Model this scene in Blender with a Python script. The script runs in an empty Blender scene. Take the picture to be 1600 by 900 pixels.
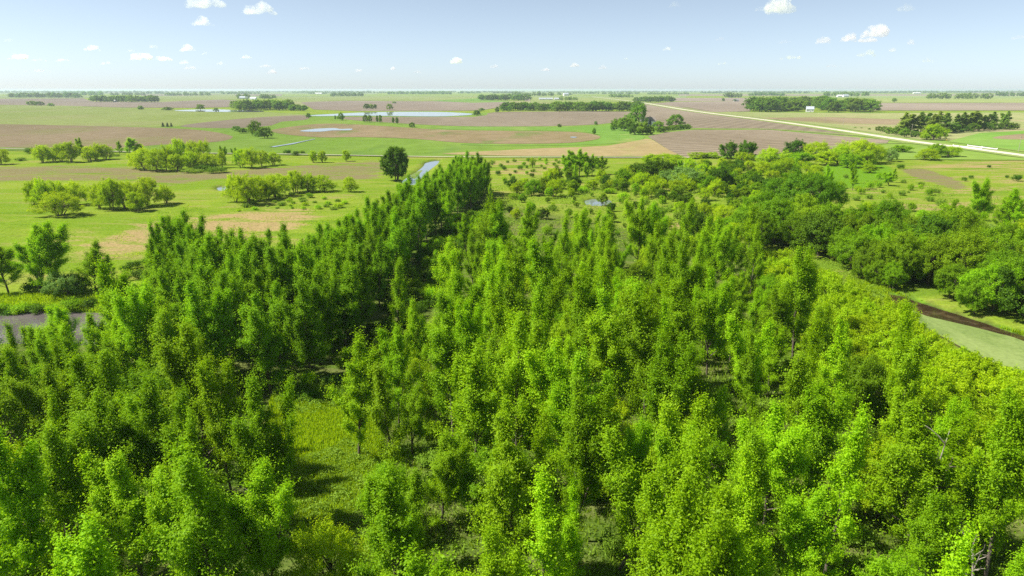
import bpy, math, random
import numpy as np

# ------------------------------------------------------------------ camera, sky, sun, exposure
scene = bpy.context.scene
CAM_H = 40.0
PITCH = math.radians(16.2)
FPX = 1067.0                     # focal length in pixels of the 1600 px wide photograph
SUN_EL = math.radians(51.0)
SUN_AZ = math.radians(-91.0)    # clockwise from +Y (view direction): the sun stands to the left

cam_d = bpy.data.cameras.new("camera")
cam_d.sensor_width = 36.0
cam_d.lens = FPX / 1600.0 * 36.0
cam_d.clip_start = 0.5
cam_d.clip_end = 200000.0
cam = bpy.data.objects.new("camera", cam_d)
scene.collection.objects.link(cam)
cam.location = (0, 0, CAM_H)
cam.rotation_euler = (math.pi / 2 - PITCH, 0, 0)
scene.camera = cam

world = bpy.data.worlds.new("World")
scene.world = world
world.use_nodes = True
wn = world.node_tree.nodes
wl = world.node_tree.links
wn.clear()
wo = wn.new("ShaderNodeOutputWorld")
bg = wn.new("ShaderNodeBackground")
sky = wn.new("ShaderNodeTexSky")
sky.sky_type = 'NISHITA'
sky.sun_disc = False
sky.sun_elevation = SUN_EL
sky.sun_rotation = SUN_AZ
sky.altitude = 300
sky.air_density = 0.56
sky.dust_density = 0.45
sky.ozone_density = 2.6
bg.inputs["Strength"].default_value = 0.083
hsv = wn.new("ShaderNodeHueSaturation")      # the photograph's pale, little saturated sky
hsv.inputs['Hue'].default_value = 0.488
hsv.inputs['Saturation'].default_value = 0.64
wl.new(sky.outputs[0], hsv.inputs['Color'])
wl.new(hsv.outputs[0], bg.inputs['Color'])
wl.new(bg.outputs[0], wo.inputs['Surface'])

sun_d = bpy.data.lights.new("sun", 'SUN')
sun_d.energy = 5.0
sun_d.angle = math.radians(0.53)
sun_d.color = (1.0, 0.95, 0.86)
sun = bpy.data.objects.new("sun", sun_d)
scene.collection.objects.link(sun)
sun.location = (-200, 80, 300)
sun_to = (math.sin(SUN_AZ) * math.cos(SUN_EL), math.cos(SUN_AZ) * math.cos(SUN_EL), math.sin(SUN_EL))
from mathutils import Vector
sun.rotation_euler = Vector(sun_to).to_track_quat('Z', 'Y').to_euler()

vs = scene.view_settings
vs.view_transform = 'Standard'
vs.look = 'None'
vs.exposure = 0.9
vs.gamma = 1.0
vs.use_curve_mapping = False

cy = scene.cycles
cy.max_bounces = 10
cy.diffuse_bounces = 2
cy.glossy_bounces = 2
cy.transmission_bounces = 4
cy.volume_bounces = 8
cy.transparent_max_bounces = 8
cy.use_denoising = False
cy.caustics_reflective = False
cy.caustics_refractive = False
cy.use_adaptive_sampling = True
cy.adaptive_threshold = 0.012

# ------------------------------------------------------------------ helpers
RNG = np.random.default_rng(11)
random.seed(5)
COL = scene.collection
sP, cP = math.sin(PITCH), math.cos(PITCH)


def G(px, py, z=0.0):
    """Point on the plane at height z that the photograph shows at pixel (px, py) of 1600 x 900."""
    u = (px - 800.0) / FPX
    v = (450.0 - py) / FPX
    dy = cP + v * sP
    dz = -sP + v * cP
    t = (z - CAM_H) / dz
    return np.array((u * t, dy * t, z))


def to_px(x, y, z):
    dy = y
    dz = z - CAM_H
    depth = dy * cP - dz * sP
    up = dy * sP + dz * cP
    return 800 + FPX * x / depth, 450 - FPX * up / depth


def link(o, parent=None):
    COL.objects.link(o)
    if parent is not None:
        o.parent = parent
    return o


def tag(o, label=None, cat=None, group=None, kind=None):
    if label: o["label"] = label
    if cat: o["category"] = cat
    if group: o["group"] = group
    if kind: o["kind"] = kind
    return o


def mobj(name, mesh, parent=None):
    return link(bpy.data.objects.new(name, mesh), parent)


def empty(name, loc, rz=0.0, scale=None):
    o = bpy.data.objects.new(name, None)
    o.empty_display_size = 0.5
    o.location = loc
    o.rotation_euler = (0, 0, rz)
    if scale is not None: o.scale = scale
    return link(o)


def np_mesh(name, verts, faces, mat=None, face_attr=None, smooth=False):
    """verts (N,3), faces (M,k) arrays -> mesh datablock"""
    verts = np.asarray(verts, dtype=np.float32)
    faces = np.asarray(faces, dtype=np.int32)
    m = bpy.data.meshes.new(name)
    nf, k = faces.shape
    m.vertices.add(len(verts))
    m.vertices.foreach_set("co", verts.ravel())
    m.loops.add(nf * k)
    m.loops.foreach_set("vertex_index", faces.ravel())
    m.polygons.add(nf)
    m.polygons.foreach_set("loop_start", np.arange(0, nf * k, k, dtype=np.int32))
    m.update(calc_edges=True)
    if face_attr is not None:
        for an, av in face_attr.items():
            a = m.attributes.new(an, 'FLOAT', 'FACE')
            a.data.foreach_set("value", np.asarray(av, dtype=np.float32))
    if smooth:
        m.polygons.foreach_set("use_smooth", np.ones(nf, dtype=bool))
    if mat: m.materials.append(mat)
    return m


def norm(v):
    return v / (np.linalg.norm(v, axis=-1, keepdims=True) + 1e-9)


def box_geo(cx, cy_, cz, sx, sy, sz):
    v = np.array([(x, y, z) for z in (-.5, .5) for y in (-.5, .5) for x in (-.5, .5)], dtype=float)
    v = v * (sx, sy, sz) + (cx, cy_, cz)
    f = np.array([(0, 2, 3, 1), (4, 5, 7, 6), (0, 1, 5, 4), (2, 6, 7, 3), (0, 4, 6, 2), (1, 3, 7, 5)])
    return v, f


def join_geo(parts):
    V, F, n = [], [], 0
    for v, f in parts:
        V.append(v); F.append(np.asarray(f) + n); n += len(v)
    return np.concatenate(V), np.concatenate(F)


def tube_geo(pts, radii, sides=5):
    pts = np.asarray(pts, float)
    d = np.gradient(pts, axis=0)
    d = norm(d)
    ref = np.where(np.abs(d[:, 2:3]) > 0.9, np.array([[1.0, 0, 0]]), np.array([[0, 0, 1.0]]))
    a = norm(np.cross(d, ref)); b = np.cross(d, a)
    ang = np.linspace(0, 2 * np.pi, sides, endpoint=False)
    ring = (np.cos(ang)[None, :, None] * a[:, None, :] + np.sin(ang)[None, :, None] * b[:, None, :])
    V = (pts[:, None, :] + ring * np.asarray(radii)[:, None, None]).reshape(-1, 3)
    F = []
    for i in range(len(pts) - 1):
        for j in range(sides):
            k = (j + 1) % sides
            F.append((i * sides + j, i * sides + k, (i + 1) * sides + k, (i + 1) * sides + j))
    return V, np.array(F)


# ------------------------------------------------------------------ materials
def new_mat(name):
    m = bpy.data.materials.new(name)
    m.use_nodes = True
    nt = m.node_tree
    nt.nodes.clear()
    out = nt.nodes.new("ShaderNodeOutputMaterial")
    return m, nt, out


def nd(nt, t, **kw):
    n = nt.nodes.new(t)
    for k, v in kw.items():
        setattr(n, k, v)
    return n


def setin(n, **kw):
    for k, v in kw.items():
        n.inputs[k.replace('_', ' ')].default_value = v


def mixc(nt, fac, a, b, blend='MIX'):
    n = nt.nodes.new("ShaderNodeMix")
    n.data_type = 'RGBA'; n.blend_type = blend
    for i, val in ((0, fac), (6, a), (7, b)):
        if hasattr(val, 'is_linked') or hasattr(val, 'links'):
            nt.links.new(val, n.inputs[i])
        elif i == 0:
            n.inputs[0].default_value = val
        else:
            n.inputs[i].default_value = (*val[:3], 1)
    return n.outputs[2]


def noise(nt, vec, scale, detail=4, rough=0.55, dist=0.0):
    n = nt.nodes.new("ShaderNodeTexNoise")
    n.inputs['Scale'].default_value = scale
    n.inputs['Detail'].default_value = detail
    n.inputs['Roughness'].default_value = rough
    n.inputs['Distortion'].default_value = dist
    if vec is not None: nt.links.new(vec, n.inputs['Vector'])
    return n.outputs[0]


def ramp(nt, fac, lo, hi):
    n = nt.nodes.new("ShaderNodeMapRange")
    n.interpolation_type = 'SMOOTHSTEP'
    n.inputs[1].default_value = lo; n.inputs[2].default_value = hi
    nt.links.new(fac, n.inputs[0])
    return n.outputs[0]


def math_n(nt, op, a, b=None):
    n = nt.nodes.new("ShaderNodeMath"); n.operation = op
    for i, v in enumerate((a, b)):
        if v is None: continue
        if hasattr(v, 'links'): nt.links.new(v, n.inputs[i])
        else: n.inputs[i].default_value = v
    return n.outputs[0]


def leaf_mat(name, c_lo, c_hi, trans=0.42, hue_var=0.03, val_var=0.35, tmul=(1.35, 1.25, 0.7)):
    m, nt, out = new_mat(name)
    L = nt.links
    at = nd(nt, "ShaderNodeAttribute", attribute_name="tint")
    oi = nd(nt, "ShaderNodeObjectInfo")
    col = mixc(nt, at.outputs['Fac'], c_lo, c_hi)
    hs = nd(nt, "ShaderNodeHueSaturation")
    L.new(col, hs.inputs['Color'])
    mr = nd(nt, "ShaderNodeMapRange")
    L.new(oi.outputs['Random'], mr.inputs[0])
    mr.inputs[3].default_value = 0.5 - hue_var * 0.9; mr.inputs[4].default_value = 0.5 + hue_var * 0.05
    L.new(mr.outputs[0], hs.inputs['Hue'])
    # a second independent random number for brightness
    fr = math_n(nt, 'FRACT', math_n(nt, 'MULTIPLY', oi.outputs['Random'], 17.31))
    mv = nd(nt, "ShaderNodeMapRange")
    L.new(fr, mv.inputs[0])
    mv.inputs[3].default_value = 1 - val_var * 0.55; mv.inputs[4].default_value = 1 + val_var * 0.55
    L.new(mv.outputs[0], hs.inputs['Value'])
    dif = nd(nt, "ShaderNodeBsdfDiffuse")
    tr = nd(nt, "ShaderNodeBsdfTranslucent")
    gl = nd(nt, "ShaderNodeBsdfGlossy")
    gl.inputs['Roughness'].default_value = 0.55
    gl.inputs['Color'].default_value = (0.9, 0.95, 1, 1)
    L.new(hs.outputs[0], dif.inputs['Color'])
    tc = mixc(nt, 1.0, hs.outputs[0], tmul, 'MULTIPLY')
    L.new(tc, tr.inputs['Color'])
    mx = nd(nt, "ShaderNodeMixShader"); mx.inputs[0].default_value = trans
    L.new(dif.outputs[0], mx.inputs[1]); L.new(tr.outputs[0], mx.inputs[2])
    m2 = nd(nt, "ShaderNodeMixShader"); m2.inputs[0].default_value = 0.006
    L.new(mx.outputs[0], m2.inputs[1]); L.new(gl.outputs[0], m2.inputs[2])
    L.new(m2.outputs[0], out.inputs['Surface'])
    return m


def bark_mat(name, a, b, sc=3.0):
    m, nt, out = new_mat(name)
    tc = nd(nt, "ShaderNodeTexCoord")
    f = noise(nt, tc.outputs['Object'], sc, 5, 0.65, 0.3)
    col = mixc(nt, ramp(nt, f, 0.35, 0.65), a, b)
    p = nd(nt, "ShaderNodeBsdfPrincipled"); setin(p, Roughness=0.9)
    nt.links.new(col, p.inputs['Base Color'])
    bp = nd(nt, "ShaderNodeBump"); bp.inputs['Strength'].default_value = 0.4
    nt.links.new(f, bp.inputs['Height']); nt.links.new(bp.outputs[0], p.inputs['Normal'])
    nt.links.new(p.outputs[0], out.inputs['Surface'])
    return m


def plain_mat(name, col, rough=0.8, var=0.12, scale=0.4, metallic=0.0):
    m, nt, out = new_mat(name)
    tc = nd(nt, "ShaderNodeTexCoord")
    f = noise(nt, tc.outputs['Object'], scale, 5, 0.6)
    lo = tuple(c * (1 - var) for c in col); hi = tuple(min(1, c * (1 + var)) for c in col)
    c = mixc(nt, ramp(nt, f, 0.3, 0.7), lo, hi)
    p = nd(nt, "ShaderNodeBsdfPrincipled"); setin(p, Roughness=rough, Metallic=metallic)
    nt.links.new(c, p.inputs['Base Color'])
    nt.links.new(p.outputs[0], out.inputs['Surface'])
    return m


def field_mat(name, a, b, big=0.006, small=0.12, rows=None, row_amt=0.12, c=None):
    """a, b the two soil or crop colours; rows = (angle, spacing) of tillage lines"""
    m, nt, out = new_mat(name)
    tc = nd(nt, "ShaderNodeTexCoord")
    mp = nd(nt, "ShaderNodeMapping")
    mp.inputs['Scale'].default_value = (1.0, 0.45, 1.0)
    nt.links.new(tc.outputs['Object'], mp.inputs['Vector'])
    f1 = noise(nt, mp.outputs[0], big, 6, 0.6, 0.4)
    f2 = noise(nt, tc.outputs['Object'], small, 5, 0.7)
    col = mixc(nt, ramp(nt, f1, 0.34, 0.66), a, b)
    if c is not None:
        f3 = noise(nt, mp.outputs[0], big * 2.3, 5, 0.6, 0.6)
        col = mixc(nt, ramp(nt, f3, 0.52, 0.7), col, c)
    g = mixc(nt, ramp(nt, f2, 0.2, 0.8), (0.82, 0.82, 0.82), (1.16, 1.16, 1.16))
    col = mixc(nt, 1.0, col, g, 'MULTIPLY')
    if rows:
        mr = nd(nt, "ShaderNodeMapping")
        mr.inputs['Rotation'].default_value = (0, 0, rows[0])
        nt.links.new(tc.outputs['Object'], mr.inputs['Vector'])
        w = nd(nt, "ShaderNodeTexWave"); w.wave_type = 'BANDS'; w.bands_direction = 'X'
        setin(w, Scale=0.314 / rows[1], Distortion=1.2, Detail=2.0, Detail_Scale=0.6)
        nt.links.new(mr.outputs[0], w.inputs['Vector'])
        rr = mixc(nt, w.outputs[1], (1 - row_amt,) * 3, (1 + row_amt,) * 3)
        col = mixc(nt, 1.0, col, rr, 'MULTIPLY')
    d = nd(nt, "ShaderNodeBsdfDiffuse"); d.inputs['Roughness'].default_value = 0.5
    nt.links.new(col, d.inputs['Color'])
    nt.links.new(d.outputs[0], out.inputs['Surface'])
    return m


def water_mat(name, col, rough=0.06, bump=0.15, scale=0.8, col2=None, nsc=0.15, spec=0.5):
    m, nt, out = new_mat(name)
    tc = nd(nt, "ShaderNodeTexCoord")
    p = nd(nt, "ShaderNodeBsdfPrincipled")
    setin(p, Roughness=rough, IOR=1.33)
    p.inputs['Specular IOR Level'].default_value = spec
    if col2 is None:
        p.inputs['Base Color'].default_value = (*col, 1)
    else:
        f = noise(nt, tc.outputs['Object'], nsc, 6, 0.65, 0.5)
        c = mixc(nt, ramp(nt, f, 0.42, 0.6), col, col2)
        nt.links.new(c, p.inputs['Base Color'])
    mp = nd(nt, "ShaderNodeMapping"); mp.inputs['Scale'].default_value = (0.5, 1.6, 1)
    nt.links.new(tc.outputs['Object'], mp.inputs['Vector'])
    b = nd(nt, "ShaderNodeBump"); b.inputs['Strength'].default_value = bump; b.inputs['Distance'].default_value = 0.1
    nt.links.new(noise(nt, mp.outputs[0], scale, 4, 0.6), b.inputs['Height'])
    nt.links.new(b.outputs[0], p.inputs['Normal'])
    nt.links.new(p.outputs[0], out.inputs['Surface'])
    return m


# foliage palette (linear base colours)
M_COTTON = leaf_mat("cottonwood_leaves", (0.18, 0.38, 0.004), (0.305, 0.53, 0.005), 0.44, 0.014, 0.45)
M_ROW = leaf_mat("row_leaves", (0.145, 0.33, 0.005), (0.25, 0.46, 0.005), 0.44, 0.010, 0.35)
M_MAPLE = leaf_mat("maple_leaves", (0.12, 0.275, 0.005), (0.21, 0.39, 0.006), 0.42, 0.025, 0.45)
M_WILLOW = leaf_mat("willow_leaves", (0.27, 0.46, 0.005), (0.40, 0.57, 0.007), 0.48, 0.016, 0.25)
M_SANDBAR = leaf_mat("sandbar_willow_leaves", (0.25, 0.44, 0.004), (0.37, 0.55, 0.006), 0.48, 0.016, 0.25)
M_DARK = leaf_mat("dark_leaves", (0.055, 0.155, 0.006), (0.10, 0.225, 0.008), 0.34, 0.025, 0.4)
M_SILVER = leaf_mat("grey_green_leaves", (0.13, 0.26, 0.045), (0.21, 0.36, 0.075), 0.36, 0.02, 0.3)
M_FAR = leaf_mat("grove_leaves", (0.10, 0.24, 0.016), (0.17, 0.34, 0.022), 0.42, 0.03, 0.5)
M_SPRUCE = leaf_mat("spruce_needles", (0.02, 0.05, 0.025), (0.03, 0.07, 0.03), 0.1, 0.02, 0.3)
M_GRASS = leaf_mat("grass_blades", (0.26, 0.42, 0.008), (0.36, 0.52, 0.012), 0.45, 0.01, 0.1)
M_COVER = leaf_mat("ground_cover_leaves", (0.17, 0.31, 0.02), (0.25, 0.40, 0.035), 0.4, 0.01, 0.1)
M_BARK = bark_mat("grey_brown_bark", (0.07, 0.055, 0.04), (0.16, 0.13, 0.1))
M_PALEBARK = bark_mat("pale_bark", (0.22, 0.19, 0.15), (0.42, 0.38, 0.32))

# ------------------------------------------------------------------ outlines of the land, from the photograph
RIVER_LEFT = [(-500, 476), (-100, 482), (0, 487), (60, 486), (150, 489), (230, 496), (300, 505), (330, 520), (280, 536), (120, 540), (0, 538), (-300, 560), (-600, 590)]
OXBOW = [(1388, 459), (1405, 462), (1450, 477), (1520, 499), (1600, 526), (1720, 566), (1950, 640), (2000, 800), (1700, 640), (1600, 590), (1500, 543), (1445, 510), (1410, 484), (1390, 468)]
CANAL = [(628, 284), (640, 275), (650, 269), (660, 261), (667, 254), (684, 250.5), (685, 255), (672, 265), (660, 276), (648, 289), (636, 290)]
POOL_A = [(914, 314), (930, 311), (950, 312), (956, 317), (938, 323), (918, 321)]
POOL_B = [(1064, 257), (1078, 253), (1096, 255), (1100, 262), (1082, 266)]
POOL_C = [(338, 294), (349, 291), (360, 294), (352, 299), (342, 299)]
WATERS = [RIVER_LEFT, OXBOW, CANAL, POOL_A, POOL_B, POOL_C]
WATER_Z = -0.7


def smooth_poly(pts, sub=4):
    """closed Catmull-Rom through 2-D points"""
    p = np.asarray(pts, float); n = len(p); out = []
    for i in range(n):
        a, b, c, d = p[i - 1], p[i], p[(i + 1) % n], p[(i + 2) % n]
        for k in range(sub):
            t = k / sub
            out.append(0.5 * ((2 * b) + (c - a) * t + (2 * a - 5 * b + 4 * c - d) * t * t + (3 * b - a - 3 * c + d) * t ** 3))
    return np.array(out)


def gpoly(px, z=0.0, sub=4):
    p = np.array([G(x, y, z)[:2] for x, y in px])
    return smooth_poly(p, sub) if sub > 1 else p


def signed_dist(P, poly):
    """positive inside; P (N,2)"""
    P = np.asarray(P, float)
    a = poly; b = np.roll(poly, -1, axis=0)
    dmin = np.full(len(P), 1e18)
    inside = np.zeros(len(P), bool)
    for i in range(len(a)):
        e = b[i] - a[i]; w = P - a[i]
        t = np.clip((w @ e) / (e @ e + 1e-12), 0, 1)
        d = w - t[:, None] * e
        dmin = np.minimum(dmin, (d * d).sum(1))
        c = ((a[i, 1] > P[:, 1]) != (b[i, 1] > P[:, 1]))
        if c.any():
            xi = a[i, 0] + (P[:, 1] - a[i, 1]) / (b[i, 1] - a[i, 1] + 1e-12) * e[0]
            inside ^= c & (P[:, 0] < xi)
    d = np.sqrt(dmin)
    return np.where(inside, d, -d)


def sstep(x, lo, hi):
    t = np.clip((x - lo) / (hi - lo), 0, 1)
    return t * t * (3 - 2 * t)


WATER_POLYS = [gpoly(w, WATER_Z) for w in WATERS]


def bumps(x, y):
    return (np.sin(x * 0.21 + 1.3 * np.sin(y * 0.083)) * np.sin(y * 0.17 + 0.7 + np.sin(x * 0.061)) * 0.16
            + np.sin(x * 0.043 + 2.0) * np.sin(y * 0.037 + 0.4) * 0.28)


def ground_z(P):
    P = np.asarray(P, float)
    x, y = P[:, 0], P[:, 1]
    r = np.hypot(x, y)
    z = bumps(x, y) * sstep(-r, -420, -260)
    for w, width in zip(WATER_POLYS, (2.2, 2.2, 1.6, 1.2, 1.2, 0.8)):
        near = (x > w[:, 0].min() - 8) & (x < w[:, 0].max() + 8) & (y > w[:, 1].min() - 8) & (y < w[:, 1].max() + 8)
        if near.any():
            s = signed_dist(P[near], w)
            k = sstep(s, -width, width)
            edge = sstep(s, -7, -width)
            z[near] = z[near] * (1 - edge) - 1.4 * k
    # grassy levee beyond the left river
    return z


def gz(x, y):
    return float(ground_z(np.array([[x, y]]))[0])


# cover maps (soft masks) : (pixel outline, strength, softness m)
DRY = [([(150, 372), (230, 345), (330, 335), (430, 322), (500, 330), (490, 352), (400, 372), (330, 378), (260, 392), (150, 402), (90, 398)], 1.0, 7),
       ([(100, 362), (170, 352), (160, 372), (100, 378)], 0.8, 5),
       ([(760, 250), (880, 247), (900, 262), (830, 274), (760, 268)], 0.75, 9),
       ([(1330, 330), (1420, 285), (1600, 255), (1700, 250), (1700, 345), (1500, 330), (1400, 340)], 0.55, 16),
       ([(1425, 262), (1530, 252), (1680, 250), (1680, 262), (1500, 268)], 0.8, 8),
       ([(790, 345), (835, 370), (820, 385), (780, 372)], 0.7, 3),
       ([(1035, 340), (1080, 350), (1070, 362), (1030, 356)], 0.8, 3),
       ([(500, 700), (560, 720), (540, 790), (480, 780)], 0.35, 3),
       ([(1060, 760), (1110, 790), (1080, 880), (1040, 860)], 0.9, 2.5),
       ([(700, 640), (780, 660), (760, 720), (700, 700)], 0.8, 3),
       ([(860, 640), (920, 650), (900, 720), (850, 700)], 0.8, 3),
       ([(1080, 540), (1130, 560), (1110, 600), (1070, 590)], 0.8, 3),
       ([(1230, 700), (1340, 720), (1330, 800), (1220, 780)], 0.9, 3)]
SOIL = [([(-300, 262), (0, 260), (120, 258), (200, 262), (330, 268), (420, 262), (500, 256), (590, 251), (612, 258), (600, 272), (560, 283), (480, 281), (440, 276), (330, 282), (260, 290), (190, 284), (60, 283), (-300, 287)], 0.95, 9),
        ([(140, 280), (190, 280), (195, 300), (150, 312), (138, 300)], 0.6, 6),
        ([(1408, 266), (1440, 263), (1480, 275), (1512, 290), (1490, 296), (1440, 281)], 1.0, 2.5),
        ([(1235, 398), (1300, 413), (1345, 436), (1320, 442), (1260, 412)], 0.45, 1.5)]
LUSH = [([(1275, 262), (1380, 258), (1395, 275), (1360, 292), (1280, 288)], 1.0, 7),
        ([(1330, 432), (1400, 452), (1500, 487), (1600, 515), (1750, 560), (1750, 582), (1600, 534), (1500, 505), (1400, 466)], 1.0, 2),
        ([(-300, 455), (0, 460), (150, 460), (240, 468), (250, 485), (0, 484), (-300, 482)], 0.7, 3),
        ([(440, 620), (560, 620), (570, 700), (520, 760), (450, 740)], 0.9, 4)]
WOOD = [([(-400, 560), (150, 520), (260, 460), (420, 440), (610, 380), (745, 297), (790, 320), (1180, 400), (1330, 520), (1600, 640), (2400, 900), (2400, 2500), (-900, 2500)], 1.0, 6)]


def build_ground():
    def lines(lo, hi, step, far, g=1.22):
        c = list(np.arange(lo, hi + 1e-6, step))
        s = step; v = hi
        while v < far:
            s *= g; v += s; c.append(v)
        s = step; v = lo; pre = []
        while v > -far:
            s *= g; v -= s; pre.append(v)
        return np.array(pre[::-1] + c)
    xs = lines(-230, 300, 1.9, 45000)
    ys = lines(10, 430, 1.9, 45000)
    X, Y = np.meshgrid(xs, ys)
    P = np.stack([X.ravel(), Y.ravel()], 1)
    Z = ground_z(P)
    V = np.column_stack([P, Z])
    nx, ny = len(xs), len(ys)
    i = np.arange(nx * ny).reshape(ny, nx)
    F = np.stack([i[:-1, :-1].ravel(), i[:-1, 1:].ravel(), i[1:, 1:].ravel(), i[1:, :-1].ravel()], 1)
    m = np_mesh("ground", V, F, smooth=True)
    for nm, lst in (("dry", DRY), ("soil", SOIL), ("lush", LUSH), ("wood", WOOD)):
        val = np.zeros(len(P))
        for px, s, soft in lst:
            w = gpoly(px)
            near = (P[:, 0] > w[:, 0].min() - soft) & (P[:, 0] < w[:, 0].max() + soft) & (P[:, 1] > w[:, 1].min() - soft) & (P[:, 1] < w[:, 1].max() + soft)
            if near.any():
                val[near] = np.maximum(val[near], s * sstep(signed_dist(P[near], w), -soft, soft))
        a = m.attributes.new(nm, 'FLOAT', 'POINT')
        a.data.foreach_set("value", val.astype(np.float32))
    mud = np.zeros(len(P))
    for w in WATER_POLYS:
        near = (P[:, 0] > w[:, 0].min() - 4) & (P[:, 0] < w[:, 0].max() + 4) & (P[:, 1] > w[:, 1].min() - 4) & (P[:, 1] < w[:, 1].max() + 4)
        if near.any():
            mud[near] = np.maximum(mud[near], sstep(signed_dist(P[near], w), -0.6, 0.6))
    a = m.attributes.new("mud", 'FLOAT', 'POINT'); a.data.foreach_set("value", mud.astype(np.float32))
    # material
    mat, nt, out = new_mat("ground_cover")
    L = nt.links
    tc = nd(nt, "ShaderNodeTexCoord")
    v = tc.outputs['Object']
    mp = nd(nt, "ShaderNodeMapping"); mp.inputs['Scale'].default_value = (0.55, 1.3, 1); mp.inputs['Rotation'].default_value = (0, 0, 0.12)
    L.new(v, mp.inputs['Vector'])
    nbig = noise(nt, mp.outputs[0], 0.035, 6, 0.62, 0.7)
    nmid = noise(nt, mp.outputs[0], 0.16, 5, 0.65, 0.5)
    mp2 = nd(nt, "ShaderNodeMapping"); mp2.inputs['Scale'].default_value = (0.30, 1.0, 1); mp2.inputs['Rotation'].default_value = (0, 0, 0.08)
    L.new(v, mp2.inputs['Vector'])
    nstreak = noise(nt, mp2.outputs[0], 0.11, 7, 0.68, 0.8)
    nfine = noise(nt, v, 1.3, 5, 0.7)
    nblade = noise(nt, v, 6.0, 3, 0.7)
    col = mixc(nt, ramp(nt, nbig, 0.36, 0.62), (0.13, 0.21, 0.015), (0.18, 0.242, 0.026))
    col = mixc(nt, math_n(nt, 'MULTIPLY', ramp(nt, nstreak, 0.50, 0.66), 0.75), col, (0.235, 0.215, 0.07))
    col = mixc(nt, math_n(nt, 'MULTIPLY', ramp(nt, nstreak, 0.46, 0.34), 0.6), col, (0.075, 0.15, 0.012))

    def attr(n):
        return nd(nt, "ShaderNodeAttribute", attribute_name=n).outputs['Fac']

    def edge(a, lo=0.35, hi=0.75, amt=0.9):
        s = math_n(nt, 'ADD', a, math_n(nt, 'MULTIPLY', math_n(nt, 'SUBTRACT', math_n(nt, 'ADD', math_n(nt, 'MULTIPLY', nstreak, 0.8), math_n(nt, 'MULTIPLY', nfine, 0.2)), 0.5), amt))
        return ramp(nt, s, lo, hi)
    col = mixc(nt, edge(attr("lush"), 0.3, 0.7, 0.4), col, (0.105, 0.215, 0.012))
    dryc = mixc(nt, nfine, (0.23, 0.19, 0.07), (0.34, 0.25, 0.125))
    col = mixc(nt, edge(attr("dry"), 0.50, 1.15, 5.0), col, dryc)
    soilc = mixc(nt, nmid, (0.14, 0.115, 0.06), (0.205, 0.16, 0.095))
    col = mixc(nt, math_n(nt, 'MULTIPLY', edge(attr("soil"), 0.40, 1.05, 4.2), 0.85), col, soilc)
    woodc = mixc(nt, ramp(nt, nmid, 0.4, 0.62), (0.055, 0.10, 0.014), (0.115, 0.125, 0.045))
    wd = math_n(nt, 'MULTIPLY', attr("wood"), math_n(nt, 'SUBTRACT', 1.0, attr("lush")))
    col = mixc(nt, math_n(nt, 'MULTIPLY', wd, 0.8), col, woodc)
    col = mixc(nt, attr("mud"), col, (0.06, 0.055, 0.03))
    g = mixc(nt, ramp(nt, nfine, 0.25, 0.75), (0.72, 0.72, 0.72), (1.22, 1.22, 1.22))
    col = mixc(nt, 1.0, col, g, 'MULTIPLY')
    d = nd(nt, "ShaderNodeBsdfDiffuse")
    L.new(col, d.inputs['Color'])
    b = nd(nt, "ShaderNodeBump"); b.inputs['Strength'].default_value = 0.5; b.inputs['Distance'].default_value = 0.25
    L.new(math_n(nt, 'ADD', nfine, math_n(nt, 'MULTIPLY', nblade, 0.4)), b.inputs['Height'])
    L.new(b.outputs[0], d.inputs['Normal'])
    L.new(d.outputs[0], out.inputs['Surface'])
    m.materials.append(mat)
    tag(mobj("ground", m), "green meadow and woodland ground", kind="structure")


build_ground()

# water sheets
M_RIVER = water_mat("river_water", (0.10, 0.085, 0.085), 0.12, 0.5, 0.9, (0.14, 0.12, 0.12), 0.08)
M_OXBOW = water_mat("brown_still_water", (0.035, 0.024, 0.012), 0.07, 0.12, 0.8, (0.075, 0.055, 0.026), 0.35, 0.5)
M_POOL = water_mat("pool_water", (0.17, 0.20, 0.21), 0.05, 0.03, 0.7, spec=0.8)  # pale turbid base colour, also standing in for bright sky glint
M_POND = water_mat("pond_water", (0.14, 0.15, 0.15), 0.05, 0.008, 0.3)
M_ALGAE = field_mat("algae", (0.14, 0.195, 0.055), (0.19, 0.245, 0.08), 0.12, 1.4, c=(0.10, 0.15, 0.04))


def sheet(name, px, z, mat, label, sub=4, pad=0.0, kind="structure"):
    """flat ngon sheet over the pixel outline"""
    p = gpoly(px, z, sub)
    if pad:
        c = p.mean(0); p = c + (p - c) * (1 + pad)
    # drop a wrong winding
    area = 0.5 * np.sum(p[:, 0] * np.roll(p[:, 1], -1) - np.roll(p[:, 0], -1) * p[:, 1])
    if area < 0: p = p[::-1]
    m = bpy.data.meshes.new(name)
    m.from_pydata([(a, b, z) for a, b in p], [], [tuple(range(len(p)))])
    m.materials.append(mat)
    return tag(mobj(name, m), label, kind=kind)


def water(name, poly, mat, label, grow=1.5):
    # a sheet a little larger than the hollow, cut off by the banks
    n = np.roll(poly, -1, 0) - np.roll(poly, 1, 0)
    area = 0.5 * np.sum(poly[:, 0] * np.roll(poly[:, 1], -1) - np.roll(poly[:, 0], -1) * poly[:, 1])
    p = poly if area > 0 else poly[::-1]
    n = np.roll(p, -1, 0) - np.roll(p, 1, 0)
    q = p + norm(np.stack([n[:, 1], -n[:, 0]], 1)) * grow
    m = bpy.data.meshes.new(name)
    m.from_pydata([(a, b, WATER_Z) for a, b in q], [], [tuple(range(len(q)))])
    m.materials.append(mat)
    tag(mobj(name, m), label, kind="structure")


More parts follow.
